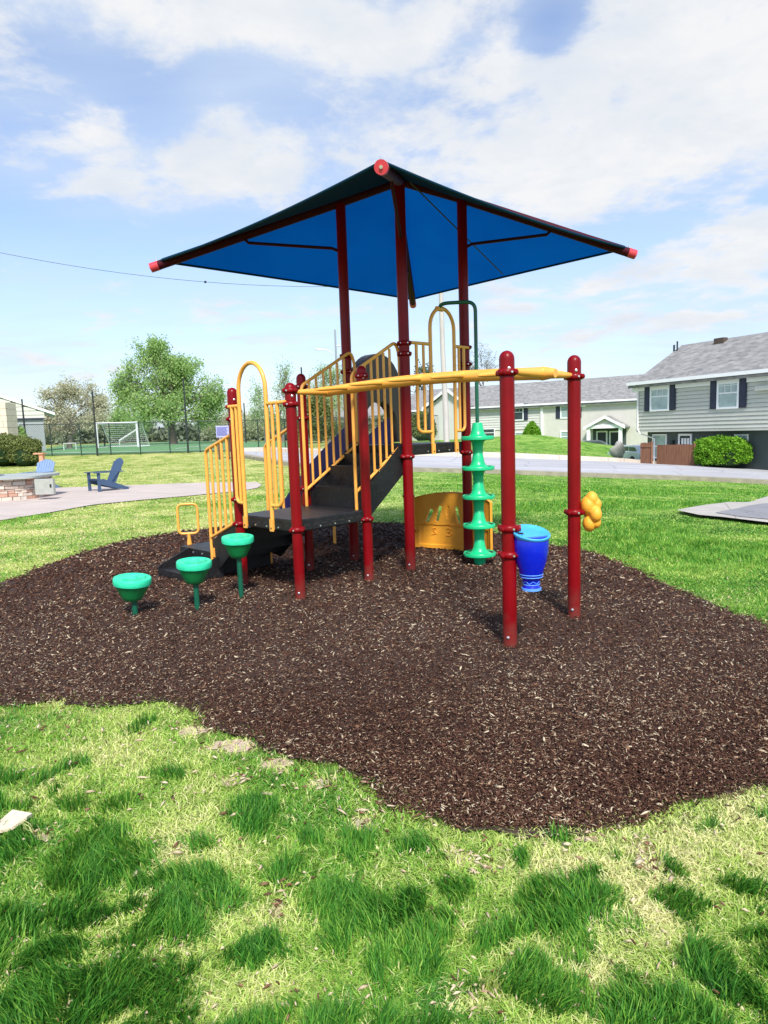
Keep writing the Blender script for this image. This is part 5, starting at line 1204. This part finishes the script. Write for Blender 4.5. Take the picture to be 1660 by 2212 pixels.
tree('large fresh green spring tree behind the goal', 376, 957, 60, [(325, 775, 42, 30), (285, 822, 42, 38), (355, 828, 55, 45), (408, 795, 32, 24), (445, 845, 45, 38), (300, 885, 50, 32), (380, 895, 60, 34), (450, 900, 38, 28), (338, 748, 18, 14), (262, 850, 22, 30), (465, 870, 25, 20), (350, 865, 60, 40), (378, 812, 30, 30), (375, 790, 22, 20), (395, 850, 45, 35)], 36000, .18, 'leaf_green', 'bark', .32, 17, 3, spread=.27)
tree('pale blossoming tree at the left behind the chain link fence', 150, 965, 58, [(150, 838, 32, 18), (118, 862, 38, 26), (185, 856, 42, 28), (222, 880, 22, 26), (160, 905, 60, 30), (100, 905, 26, 24), (205, 915, 35, 22), (130, 930, 45, 18)], 16000, .15, 'leaf_pale', 'bark_pale', .22, 18, 5, spread=.24)
tree('thin upright budding tree seen through the tall yellow hoop', 575, 950, 62, [(555, 850, 14, 30), (565, 885, 22, 30), (548, 905, 18, 25), (580, 905, 22, 25)], 3200, .12, 'leaf_green', 'bark_pale', .13, 12, 7, spread=.3)
tree('taller thin budding tree just right of the tall yellow hoop', 612, 950, 64, [(612, 800, 14, 22), (622, 835, 20, 30), (606, 860, 20, 30), (630, 890, 24, 30), (604, 905, 22, 24)], 3800, .12, 'leaf_green', 'bark_pale', .15, 12, 8, spread=.3)
tree('sparse budding tree behind the stair rails', 712, 950, 66, [(700, 815, 30, 22), (735, 805, 28, 20), (690, 850, 32, 26), (740, 850, 34, 28), (715, 880, 40, 24)], 6500, .13, 'leaf_green', 'bark_pale', .16, 13, 9, spread=.34)
tree('broad olive bush like tree behind the stairs', 690, 965, 58, [(680, 900, 34, 30), (700, 920, 30, 26), (655, 920, 26, 28), (685, 880, 24, 18)], 14000, .18, 'leaf_olive', 'bark', .12, 10, 10, spread=.36)
tree('bare twiggy tree rising behind the far house roof', 1045, 880, 98, [(1040, 760, 34, 22), (1015, 790, 26, 22), (1062, 785, 26, 24), (1040, 800, 36, 20), (1000, 760, 14, 14)], 700, .16, 'leaf_olive', 'bark', .16, 16, 12, spread=.4)
tree('dark leaved tree glimpsed behind the yellow arch of the high deck', 915, 900, 96, [(912, 810, 16, 24), (905, 850, 18, 22), (925, 800, 12, 18)], 900, .30, 'leaf_dark', 'bark', .14, 9, 13, spread=.35)
tree('light green tree beside the base of the goal', 268, 955, 70, [(262, 905, 26, 20), (245, 925, 20, 14), (290, 925, 30, 16)], 7000, .18, 'leaf_green', 'bark_pale', .14, 10, 14, spread=.36)
tree('low yellow green tree far behind the wire fence', 500, 955, 72, [(495, 915, 36, 18), (530, 925, 30, 14), (560, 925, 30, 16), (455, 925, 34, 14)], 10000, .18, 'leaf_pale', 'bark', .13, 9, 15, spread=.4)
# far mass of woodland behind the field
pts = []
for px in np.arange(-60, 860, 5.0):
    tp_ = 924 + 10 * math.sin(px * .021) + 7 * math.sin(px * .057 + 1) + random.uniform(-4, 4)
    for py in np.arange(tp_, 972, 6.0): pts.append(at(px + random.uniform(-3, 3), py, 82 + random.uniform(-3, 3)))
V, F, T = leaves(np.array(pts), 42000, .45, .55, 21); o = big('far_woods', V, F, 'leaf_far', T, 'stuff')
def bush(name, label, px, py, Y, rx, rz, n, size, leafm, cone=False, seed=1, group=None, lump=.12):
    b = at(px, py, Y); b[2] = H1(b[0], b[1]) ; t = thing(name, label, name.replace('_', ' '), b, group); r = np.random.default_rng(seed)
    th = r.uniform(0, 2 * np.pi, 1600); u_ = r.uniform(0, 1, 1600)
    if cone: h = u_ ** 1.2 * rz; rad = rx * (1 - (h / rz) ** 1.5) ** .8; pts = np.c_[np.cos(th) * rad, np.sin(th) * rad, h]
    else:
        ph = np.arccos(1 - 1.45 * u_); k = 1 + lump * (np.sin(th * 3 + seed) * np.sin(ph * 4 + 1)); ex = .75
        sp = lambda v: np.sign(v) * np.abs(v) ** ex
        pts = np.c_[sp(np.sin(ph) * np.cos(th)) * rx * k, sp(np.sin(ph) * np.sin(th)) * rx * .85 * k, rz * .5 + rz * .5 * sp(np.cos(ph)) * k]
    rad_ = r.uniform(.90, 1.0, (1600, 1)); pts = pts * np.concatenate([rad_, rad_, .96 + 0 * rad_], 1)
    pts = pts + b; V, F, T = leaves(pts, n, size * .45, size, seed)
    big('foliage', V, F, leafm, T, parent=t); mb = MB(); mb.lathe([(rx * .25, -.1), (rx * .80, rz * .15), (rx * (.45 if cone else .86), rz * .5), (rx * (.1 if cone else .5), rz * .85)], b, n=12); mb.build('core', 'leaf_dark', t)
    return t
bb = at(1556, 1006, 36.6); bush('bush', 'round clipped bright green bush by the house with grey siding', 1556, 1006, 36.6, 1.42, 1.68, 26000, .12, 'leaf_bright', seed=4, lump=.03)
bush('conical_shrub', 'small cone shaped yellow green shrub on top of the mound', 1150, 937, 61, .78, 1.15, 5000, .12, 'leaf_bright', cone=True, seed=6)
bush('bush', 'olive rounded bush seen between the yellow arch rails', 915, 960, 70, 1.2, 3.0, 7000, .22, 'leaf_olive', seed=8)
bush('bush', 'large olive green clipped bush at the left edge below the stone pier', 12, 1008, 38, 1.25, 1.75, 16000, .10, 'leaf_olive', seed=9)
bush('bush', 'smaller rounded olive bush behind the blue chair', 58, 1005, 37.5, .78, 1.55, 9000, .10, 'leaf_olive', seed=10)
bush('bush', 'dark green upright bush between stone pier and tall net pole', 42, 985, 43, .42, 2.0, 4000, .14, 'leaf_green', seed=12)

# ------------------------------------------------------------------ sports field, fence, goal, poles
FY = [(47, 44), (200, 44), (395, 44.2), (560, 45.5), (650, 47), (760, 48.5), (950, 51)]
tp_ = []
for px, Y in FY: g_ = at(px, 960, Y); tp_.append((g_[0], g_[1]))
tp_ = np.array(tp_)
turf = [GT(75, 985)[:2], GT(200, 982.5)[:2], GT(395, 977.5)[:2], GT(560, 973)[:2], at(640, 960, 49)[:2], at(720, 950, 70)[:2], at(420, 955, 78)[:2], at(130, 960, 72)[:2], at(60, 970, 56)[:2]]
drape('sports_field', densify(turf, 1.5), .03, 2.0, 'turf')
def line(pts, w, name='field_line'):
    p_ = resample(np.array([at(x, y, Y)[:2] for x, y, Y in pts]), 30); d = np.gradient(p_, axis=0); d /= np.linalg.norm(d, axis=1)[:, None]; n_ = np.c_[-d[:, 1], d[:, 0]] * w
    V = np.vstack([np.c_[p_ - n_, H(p_[:, 0] - n_[:, 0], p_[:, 1] - n_[:, 1]) + .05], np.c_[p_ + n_, H(p_[:, 0] + n_[:, 0], p_[:, 1] + n_[:, 1]) + .05]]); k = np.arange(29)
    return big(name, V, np.c_[k, k + 1, k + 31, k + 30], 'white', kind='structure')
line([(90, 980, 46), (395, 975, 46.5), (560, 971, 47.5)], .09); line([(130, 975, 54), (330, 965, 56), (480, 960, 66)], .10); line([(380, 975, 49), (480, 968, 56), (560, 962, 62)], .08)
fe = thing('chain_link_fence', 'long dark green chain link fence in front of the sports field', 'fence', (tp_[2][0], tp_[2][1], H1(*tp_[2])))
pl = resample(tp_, 260); zl_ = H(pl[:, 0], pl[:, 1]); FH = 2.05
mb = MB(); mb.tube([(x, y, z + FH) for (x, y), z in zip(pl[::6], zl_[::6])], .028, 6); mb.tube([(x, y, z + .12) for (x, y), z in zip(pl[::6], zl_[::6])], .012, 5); mb.build('top_rail', 'dark_green', fe)
for i in range(0, 260, 17):
    x, y = pl[i]; z = zl_[i]; MB().cyl((x, y, z - .2), (x, y, z + FH + .03), .035, 8).build('fence_post', 'dark_green', fe)
ln = np.r_[0, np.cumsum(np.linalg.norm(np.diff(pl, axis=0), axis=1))]
def along(s_): return np.array([np.interp(s_, ln, pl[:, 0]), np.interp(s_, ln, pl[:, 1]), np.interp(s_, ln, zl_)])
wv = []; wf = []; st_ = .13; total = ln[-1]
for dr_ in (1, -1):
    for s_ in np.arange(-FH, total + FH, st_):
        a_, b_ = (s_, s_ + FH) if dr_ > 0 else (s_ + FH, s_); za, zb_ = 0.05, FH
        lo, hi = 0., 1.
        sa, sb = a_, b_
        # clip to the run of the fence
        ts = [0, 1]
        for lim in (0, total):
            if (sa - lim) * (sb - lim) < 0: ts.append((lim - sa) / (sb - sa))
        ts = [t for t in ts if -1e-6 <= sa + (sb - sa) * t <= total + 1e-6]
        if len(ts) < 2: continue
        t0_, t1_ = min(ts), max(ts); A = along(sa + (sb - sa) * t0_) + Z3 * (za + (zb_ - za) * t0_); Bq = along(sa + (sb - sa) * t1_) + Z3 * (za + (zb_ - za) * t1_)
        d = unit(Bq - A); n_ = unit(np.cross(d, [0, 1, 0])) * .0055; m2 = np.array([0, .0055, 0]); k = len(wv)
        wv += [A + n_, A - n_ * .5 + m2, A - n_ * .5 - m2, Bq + n_, Bq - n_ * .5 + m2, Bq - n_ * .5 - m2]; wf += [(k, k + 1, k + 4, k + 3), (k + 1, k + 2, k + 5, k + 4), (k + 2, k, k + 3, k + 5)]
big('wire_mesh', np.array(wv), np.array(wf), 'dark_green', parent=fe)
NP = [(47, 862, 43.6, 'at the left end, by the stone pier'), (199, 843, 43.6, 'tallest looking, crossing the left goal post'), (218, 860, 62, 'standing in the field behind the goal'), (396, 818, 43.9, 'in front of the large green tree'), (370, 858, 62, 'beyond the field, in front of the green tree trunk'),
      (527, 870, 60, 'half hidden by the yellow arch panel'), (651, 793, 46.6, 'topping out above a red cap post'), (733, 868, 60, 'seen through the stair rails'), (775, 850, 48, 'between the stairs and the slide hood'), (928, 792, 50.6, 'with a furled net near the utility pole'), (578, 885, 45.6, 'seen inside the tall yellow hoop')]
for px, py, Y, lab in NP:
    tp3 = at(px, py, Y); bz = None
    lean_ = .0 ; b = np.array([tp3[0], tp3[1], H1(tp3[0], tp3[1])]); t = thing('net_pole', 'black net pole ' + lab, 'pole', b, 'tall black poles round the sports field')
    MB().tube([b - Z3 * .2, np.array([tp3[0], tp3[1], tp3[2]])], [.065, .05], 8).build('shaft', 'black_metal', t)
    if px == 928: MB().lathe([(.10, .1), (.30, .4), (.26, 1.2), (.14, 2.4), (.08, 3.6), (.06, 4.4)], b, n=12).build('furled_net', 'black_metal', t)
# goal
gl, gr, zt_ = at(212, 968, 52), at(299, 966, 53), None
zt_ = at(212, 914, 52)[2]; zt2 = at(299, 914, 53)[2]; g_ = thing('goal', 'white soccer goal on the green field', 'goal', ((gl[0] + gr[0]) / 2, 52.5, H1(gl[0], 52)))
zt_ = (zt_ + zt2) / 2
for q_ in (gl, gr): MB().cyl((q_[0], q_[1], H1(q_[0], q_[1]) - .1), (q_[0], q_[1], zt_), .085, 10).build('goal_post', 'white_metal', g_)
MB().cyl((gl[0] - .08, gl[1], zt_), (gr[0] + .08, gr[1], zt_), .085, 10).build('crossbar', 'white_metal', g_)
mb = MB()
for q_ in (gl, gr): mb.tube([(q_[0], q_[1], zt_), (q_[0] + .1, q_[1] + .8, zt_), (q_[0] + .2, q_[1] + 2.0, H1(q_[0], q_[1] + 2) + .05), (q_[0], q_[1], H1(q_[0], q_[1]) + .05)], .04, 6)
mb.tube([(gl[0] + .2, gl[1] + 2, H1(gl[0], gl[1] + 2) + .05), (gr[0] + .2, gr[1] + 2, H1(gr[0], gr[1] + 2) + .05)], .04, 6); mb.build('net_frame', 'white_metal', g_)
mb = MB()
for i in range(1, 20):
    x = gl[0] + (gr[0] - gl[0]) * i / 20; y = gl[1] + (gr[1] - gl[1]) * i / 20; mb.tube([(x, y, zt_), (x + .1, y + .8, zt_), (x + .2, y + 2, H1(x, y + 2) + .05)], .008, 3, cap=False)
for k in range(1, 12):
    t_ = k / 12; y_ = .8 + 1.2 * t_; zz = zt_ + (H1(gl[0], gl[1] + 2) - zt_) * t_; mb.tube([(gl[0] + .15, gl[1] + y_, zz), (gr[0] + .15, gr[1] + y_, zz)], .008, 3, cap=False)
mb.build('net', 'white_metal', g_)
b = at(152, 975, 50); b[2] = H1(b[0], b[1]); g2 = thing('small_goal', 'tiny white training goal low on the field left of the large goal', 'goal', b)
mb = MB(); mb.tube([b + np.array(q_) for q_ in ((-.45, 0, 0), (-.45, 0, .5), (.45, 0, .5), (.45, 0, 0))], .035, 6); mb.build('frame', 'white_metal', g2)
mb = MB(); mb.tube([b + np.array(q_) for q_ in ((-.45, 0, .5), (-.45, .6, 0), (.45, .6, 0), (.45, 0, .5))], .03, 6); mb.build('back_frame', 'white_metal', g2)
# far ramp like white rails behind the field
for i, (x0, y0, x1, y1, lab) in enumerate([(258, 952, 300, 925, 'white sloping rail behind the goal net'), (474, 925, 505, 945, 'white sloping rail behind the field left of the sign')]):
    a, b = at(x0, y0, 66), at(x1, y1, 66); t = thing('sloping_rail', lab, 'railing', (a[0], a[1], H1(a[0], a[1]))); MB().tube([a, b], .09, 6).build('rail', 'white_metal', t); lo_ = a if a[2] < b[2] else b; hi_ = b if a[2] < b[2] else a
    MB().cyl((hi_[0], hi_[1], H1(hi_[0], hi_[1])), hi_, .05, 6).build('support', 'white_metal', t); MB().cyl((lo_[0], lo_[1], H1(lo_[0], lo_[1])), lo_, .05, 6).build('support', 'white_metal', t)
# notice board
b = at(485, 985, 38); b[2] = H1(b[0], b[1]); c0, c1 = at(468, 945, 38), at(494, 919, 38); sg = thing('notice_board', 'pale violet notice board on brown posts behind the left yellow rail', 'sign', b)
zt_ = c1[2]; zb_ = c0[2]
MB().box(((c0[0] + c1[0]) / 2, 38, (zt_ + zb_) / 2), (c1[0] - c0[0], .05, zt_ - zb_)).build('board', 'sign', sg, smooth=0)
mb = MB(); w_ = c1[0] - c0[0]
for i in range(8): zz = zt_ - .10 - i * (zt_ - zb_ - .15) / 8; mb.box(((c0[0] + c1[0]) / 2 - (.04 if i % 3 else .0), 37.965, zz), (w_ * (.78 if i % 3 else .86), .012, .028))
mb.build('text_line', 'sign_ink', sg, smooth=0)
for x in (c0[0] + .08, c1[0] - .08): MB().box((x, 38.06, (b[2] - .2 + zt_) / 2), (.09, .06, zt_ - b[2] + .2)).build('post', 'woodpost', sg, smooth=0)
b = at(652, 985, 40); b[2] = H1(b[0], b[1]); t = thing('marker_post', 'short bright yellow post seen between red post and stair rail', 'post', b); MB().cyl(b, b + Z3 * 1.25, .10, 10).build('shaft', mat('safety_yellow', (.85, .75, .04), .5), t)

# ------------------------------------------------------------------ utility pole, street lamps, wire
b = at(966, 986, 39.0); b[2] = H1(b[0], b[1]); tp9 = at(951, 608, 39.0); t = thing('utility_pole', 'thick pale wooden utility pole behind the high deck', 'utility pole', b)
MB().tube([b - Z3 * .3, b + Z3 * 2, b + (tp9 - b) * .6 + Z3 * 0, np.array([b[0] * .2 + tp9[0] * .8, 39., tp9[2]])], [.175, .165, .14, .12], 14).build('shaft', 'utility', t, smooth=60)
up = np.array([b[0] * .2 + tp9[0] * .8, 39., tp9[2]])
w0 = at(-420, 440, 34); w1 = up; t = []
for k in np.linspace(0, 1, 40): q_ = w0 + (w1 - w0) * k; t.append(q_)
# sag chosen so the wire hangs as photographed
tgt = [(0, 535), (340, 588), (640, 602)]
sag = 3.1
t = [q_ - Z3 * sag * 4 * k * (1 - k) * .5 for q_, k in zip(t, np.linspace(0, 1, 40))]
wr = thing('utility_wire', 'thin dark overhead wire sagging across the sky at left', 'wire', up); MB().tube(t, .011, 5).build('cable', 'black_metal', wr); MB().ball(np.array(t[23]), .07, 5).build('connector', 'black_metal', wr)
for (px, top, arm0, arm1, Y, lab) in ((724, 712, (722.5, 765), (688, 754), 88, 'tall pale street lamp with its arm reaching left, behind the stairs'), (750, 735, (749, 757), (733, 747), 96, 'street lamp mostly hidden by a tall red post')):
    q_ = at(px, top, Y); b = np.array([q_[0], Y, H1(q_[0], Y)]); t = thing('street_lamp', lab, 'street lamp', b, 'street lamps far behind the play area'); MB().tube([b, q_], [.20, .11], 8).build('shaft', 'galv', t)
    a = at(*arm0, Y); c = at(*arm1, Y); m_ = (a + c) / 2 + Z3 * .25; MB().tube([a, m_, c], .045, 6).build('arm', 'galv', t); MB().tube([c - np.array([.45, 0, 0]), c, m_ * .35 + c * .65], [.08, .11, .06], 8).build('lamp_head', 'galv', t)

# ------------------------------------------------------------------ cars and boulder
def car(label, px, Y, wpx, topy, az, paint, suv=True, group='parked cars'):
    c = at(px, 960, Y); L0, W0, H0 = 4.6, 1.85, 1.62 if suv else 1.45; zt = at(px, topy, Y)[2]; z0 = zt - H0; t = thing('parked_car', label, 'car', (c[0], c[1], z0), group); ca, sa = math.cos(az), math.sin(az)
    def T(x, y, z): return np.array([c[0] + x * ca - y * sa, c[1] + x * sa + y * ca, z0 + z])
    side = [(-2.3, .35), (-2.32, .75), (-2.2, .98), (-1.0, 1.02), (1.15, 1.0), (2.1, .85), (2.3, .65), (2.3, .35)]
    MB().prism([T(x, -W0 / 2, z) for x, z in side], (0, 0, 0), T(0, W0, 0) - T(0, 0, 0)).build('body', paint, t, smooth=30, bevel=.05)
    cab = [(-2.1, .98), (-1.75, H0 - .05), (-1.4, H0), (.1, H0), (.5, H0 - .08), (1.25, .99)]
    mb = MB(); mb.prism([T(x, -W0 / 2 + .10, z) for x, z in cab], (0, 0, 0), T(0, W0 - .2, 0) - T(0, 0, 0)); cb_ = mb.build('cabin', paint, t, smooth=30, bevel=.04)
    for y in (-W0 / 2 + .088, W0 / 2 - .10):
        MB().prism([T(x, y, z) for x, z in ((-1.85, 1.04), (-1.62, H0 - .14), (-.85, H0 - .12), (-.85, 1.04))], (0, 0, 0), T(0, .012, 0) - T(0, 0, 0)).build('side_window', 'glass_dark', cb_, smooth=0)
        MB().prism([T(x, y, z) for x, z in ((-.75, 1.04), (-.75, H0 - .12), (.28, H0 - .13), (.95, 1.04))], (0, 0, 0), T(0, .012, 0) - T(0, 0, 0)).build('side_window', 'glass_dark', cb_, smooth=0)
    MB().hexa([T(1.2, -.72, 1.03), T(1.2, .72, 1.03), T(1.19, .72, 1.03), T(1.19, -.72, 1.03), T(.56, -.66, H0 - .13), T(.56, .66, H0 - .13), T(.55, .66, H0 - .13), T(.55, -.66, H0 - .13)] if False else [T(1.20, -.72, 1.04), T(1.20, .72, 1.04), T(1.25, .72, 1.05), T(1.25, -.72, 1.05), T(.52, -.66, H0 - .12), T(.52, .66, H0 - .12), T(.58, .66, H0 - .10), T(.58, -.66, H0 - .10)]).build('windscreen', 'glass', cb_, smooth=0)
    for x in (-1.45, 1.45):
        for y in (-W0 / 2 + .08, W0 / 2 - .08):
            w = MB().lathe([(.20, -.11), (.33, -.11), (.35, -.06), (.35, .06), (.33, .11), (.20, .11)], T(x, y, .35), axis=T(0, 1, 0) - T(0, 0, 0), n=20).build('wheel', 'rubber', t)
            MB().lathe([(.01, -.115), (.2, -.115), (.2, .115), (.01, .115)], T(x, y, .35), axis=T(0, 1, 0) - T(0, 0, 0), n=14).build('rim', 'galv', w)
    for y in (-.7, .7): MB().box(T(2.27, y, .68), (.08, .34, .14), az).build('headlight', 'white', t, smooth=0)
    return t
car('dark grey parked car with only its roof and windows showing above the mound', 1284, 66, 40, 950.5, math.radians(6), 'car_dark')
car('white parked car between the boulder and the wooden gate', 1369, 50, 40, 960.5, math.radians(100), 'car_white', False)
b = at(1337, 978, 48); b[2] = at(1337, 985, 48)[2]; r_ = random.Random(4); bm = MB(); bm.ball(b + Z3 * .35, .55, 9, (1.0, .8, 1.0)); o = bm.build('boulder', 'boulder', origin=b); 
for v in o.data.vertices: k = 1 + .38 * (float(vnoise(v.co.x * 2.2 + 5, v.co.z * 2.6 + v.co.y * 2, 1.0, 3)) - .5) * 2; v.co = v.co * k
tag(o, 'rough grey boulder on the grass bank beside the white car', 'boulder')

# ------------------------------------------------------------------ fire pit and chairs on the patio
g0 = G(62, 1079); fc = np.array([G(-5, 1080)[0], G(60, 1079)[1] + .65, 0]); rx, ry = G(128, 1079)[0] - fc[0], .85
fc = np.array([(G(133, 1066)[0] + G(-150, 1070)[0]) / 2, g0[1] + .6, 0]); rx = (G(137, 1066)[0] - G(-150, 1070)[0]) / 2; top_z = ZAT(g0, 1029)
fp = thing('fire_pit', 'oval stacked stone fire pit with grey slab top and steel access door', 'fire pit', fc)
def ov(t, k=1.0, z=0): 
    c, s_ = math.cos(t), math.sin(t); e = .38; return fc + np.array([math.copysign(abs(c) ** e, c) * rx * k, math.copysign(abs(s_) ** e, s_) * (rx * .55 if False else .95) * k, z])
ts = np.linspace(0, 2 * math.pi, 240, endpoint=False); per = [ov(t) for t in ts]; MB().prism([q_ * np.array([1, 1, 0]) for q_ in [fc + (q0_ - fc) * .93 for q0_ in per]], (0, 0, -.02), (0, 0, top_z - .05)).build('inner_wall', 'boulder', fp, smooth=0)
stone_cols = [(.50, .40, .33), (.42, .33, .28), (.60, .50, .42), (.46, .27, .20), (.52, .47, .42)]
sm = [mat('wall_stone', c, .9, .15, 6, bump=.6, bscale=25) for c in stone_cols]
mb = MB(); R4 = random.Random(9); z = 0.0; cum = np.r_[0, np.cumsum([np.linalg.norm(per[(i + 1) % 240] - per[i]) for i in range(240)])]
def perim(s_):
    s_ = s_ % cum[-1]; i = int(np.searchsorted(cum, s_)) - 1; i = max(0, min(239, i)); f_ = (s_ - cum[i]) / max(cum[i + 1] - cum[i], 1e-9); return per[i] * (1 - f_) + per[(i + 1) % 240] * f_
while z < top_z - .06:
    h = min(R4.choice([.05, .07, .09, .11]), top_z - .055 - z); s_ = R4.uniform(0, .2)
    s1 = s_ + cum[-1] - .05
    while s_ < s1:
        w = R4.uniform(.12, .36); a = perim(s_); b = perim(s_ + w - .012); o_ = R4.uniform(.0, .045); c_ = unit(((a + b) / 2 - fc) * np.array([1, 1, 0])); nn = unit(np.cross(b - a, Z3)); nn = nn if nn @ c_ > 0 else -nn
        mb.cur = R4.randrange(5); mb.hexa([a - nn * .1 + Z3 * (z + .004), b - nn * .1 + Z3 * (z + .004), b + nn * o_ + Z3 * (z + .004), a + nn * o_ + Z3 * (z + .004), a - nn * .1 + Z3 * (z + h - .004), b - nn * .1 + Z3 * (z + h - .004), b + nn * o_ * .9 + Z3 * (z + h - .004), a + nn * o_ + Z3 * (z + h - .008)]); s_ += w
    z += h
mb.build('stone_wall', sm, fp, smooth=0)
MB().prism([fc + (q_ - fc) * np.array([1.09, 1.17, 0]) for q_ in per], (0, 0, top_z - .05), (0, 0, top_z + .01)).build('slab_top', 'slab', fp, smooth=30)
MB().lathe([(.9, .0), (.9, .012), (.2, .014)], fc + Z3 * top_z + np.array([0.3, 0, 0]), n=30).build('burner_pan', 'black_metal', fp)
d0, d1 = G(77, 1072, 0), G(117, 1068, 0); fd = per[180] if False else None
yd = fc[1] - .95 - .065; a = at(77, 1069, yd); b = at(114, 1034, yd)
mb = MB(); mb.box(((a[0] + b[0]) / 2, yd + .05, (a[2] + b[2]) / 2), (b[0] - a[0], .12, b[2] - a[2])); dd = mb.build('access_door', 'steel', fp, smooth=0, bevel=.006)
MB().box((b[0] - .07, yd - .012, (a[2] + b[2]) / 2 + .02), (.05, .012, .09)).build('latch', 'black_metal', dd, smooth=0)

def adirondack(label, pos, az, material):
    t = thing('adirondack_chair', label, 'chair', pos, 'slatted plastic garden chairs round the fire pit'); ca, sa = math.cos(az), math.sin(az); pos = np.array(pos, float)
    def T(x, y, z): return pos + np.array([(x * ca - y * sa) * 1.0, (x * sa + y * ca) * 1.0, z * .98])  # x forward, y left
    def bar(mb, p, q_, w, th, up=None):
        p, q_ = np.array(p, float), np.array(q_, float); d = unit(q_ - p); s_ = unit(np.cross(d, up if up is not None else Z3)); n_ = np.cross(s_, d)
        mb.hexa([p - s_ * w / 2 - n_ * th / 2, p + s_ * w / 2 - n_ * th / 2, p + s_ * w / 2 + n_ * th / 2, p - s_ * w / 2 + n_ * th / 2, q_ - s_ * w / 2 - n_ * th / 2, q_ + s_ * w / 2 - n_ * th / 2, q_ + s_ * w / 2 + n_ * th / 2, q_ - s_ * w / 2 + n_ * th / 2])
    mb = MB()
    for i in range(6):
        x = .30 - i * .092; z = .37 - (.30 - x) * .27; mb.hexa([T(x + sx * .041, sy * .27, z + zz - (sx) * -.011) for zz in (-.011, .011) for sx, sy in ((-1, -1), (1, -1), (1, 1), (-1, 1))])
    mb.build('seat', material, t, smooth=0)
    mb = MB(); n = 7
    for i in range(n):
        y = (i - 3) * .080; topl = .86 - .0095 * (i - 3) ** 2 * 1.2; fan = 1 + .12
        bar(mb, T(-.20, y, .20), T(-.20 - topl * .42, y * fan, .20 + topl * .90), (.080), .024, up=(T(1, 0, 0) - T(0, 0, 0)))
    bar(mb, T(-.42, -.31, .62), T(-.42, .31, .62), .05, .03); mb.build('backrest', material, t, smooth=0)
    for s_ in (-1, 1):
        y = s_ * .30
        MB().prism([T(x, y, z) for x, z in ((.33, .36), (.33, .24), (-.15, .09), (-.52, .0), (-.62, .0), (-.60, .07), (-.20, .24), (.15, .38))], (0, 0, 0), T(0, .028 * s_, 0) - T(0, 0, 0)).build('side_rail', material, t, smooth=0)
        MB().box(T(.30, y + .03 * s_, .28), (.09, .035, .56), az).build('front_leg', material, t, smooth=0)
        MB().prism([T(x, y - .03 + dy, .565) for x, dy in ((.42, .0), (.42, .12), (.1, .13), (-.48, .08), (-.48, .0))] if s_ > 0 else [T(x, y + .03 - dy, .565) for x, dy in ((.42, .0), (.42, .12), (.1, .13), (-.48, .08), (-.48, .0))], (0, 0, 0), (0, 0, .024)).build('armrest', material, t, smooth=0)
    return t
cp = G(222, 1062); adirondack('dark blue slatted garden chair on the patio, seen from its left side', (cp[0], cp[1] + .15, .02), math.radians(227), 'chair')
cp = at(82, 1040, 21.6); adirondack('faded blue slatted garden chair behind the fire pit', (cp[0], cp[1], .02), math.radians(262), 'chair2')
b = at(88, 1004, 30); b[2] = H1(b[0], b[1]); t = thing('garden_stand', 'small salmon coloured stand on the grass beyond the faded blue chair', 'stand', b)
zt = at(88, 981, 30)[2]; MB().box(b + np.array([.08, 0, (zt - b[2]) / 2]), (.16, .2, zt - b[2])).build('leg', 'terracotta', t, smooth=0); MB().box((b[0], b[1], zt + .03), (.42, .32, .06)).build('shelf', 'terracotta', t, smooth=0)
#PART5
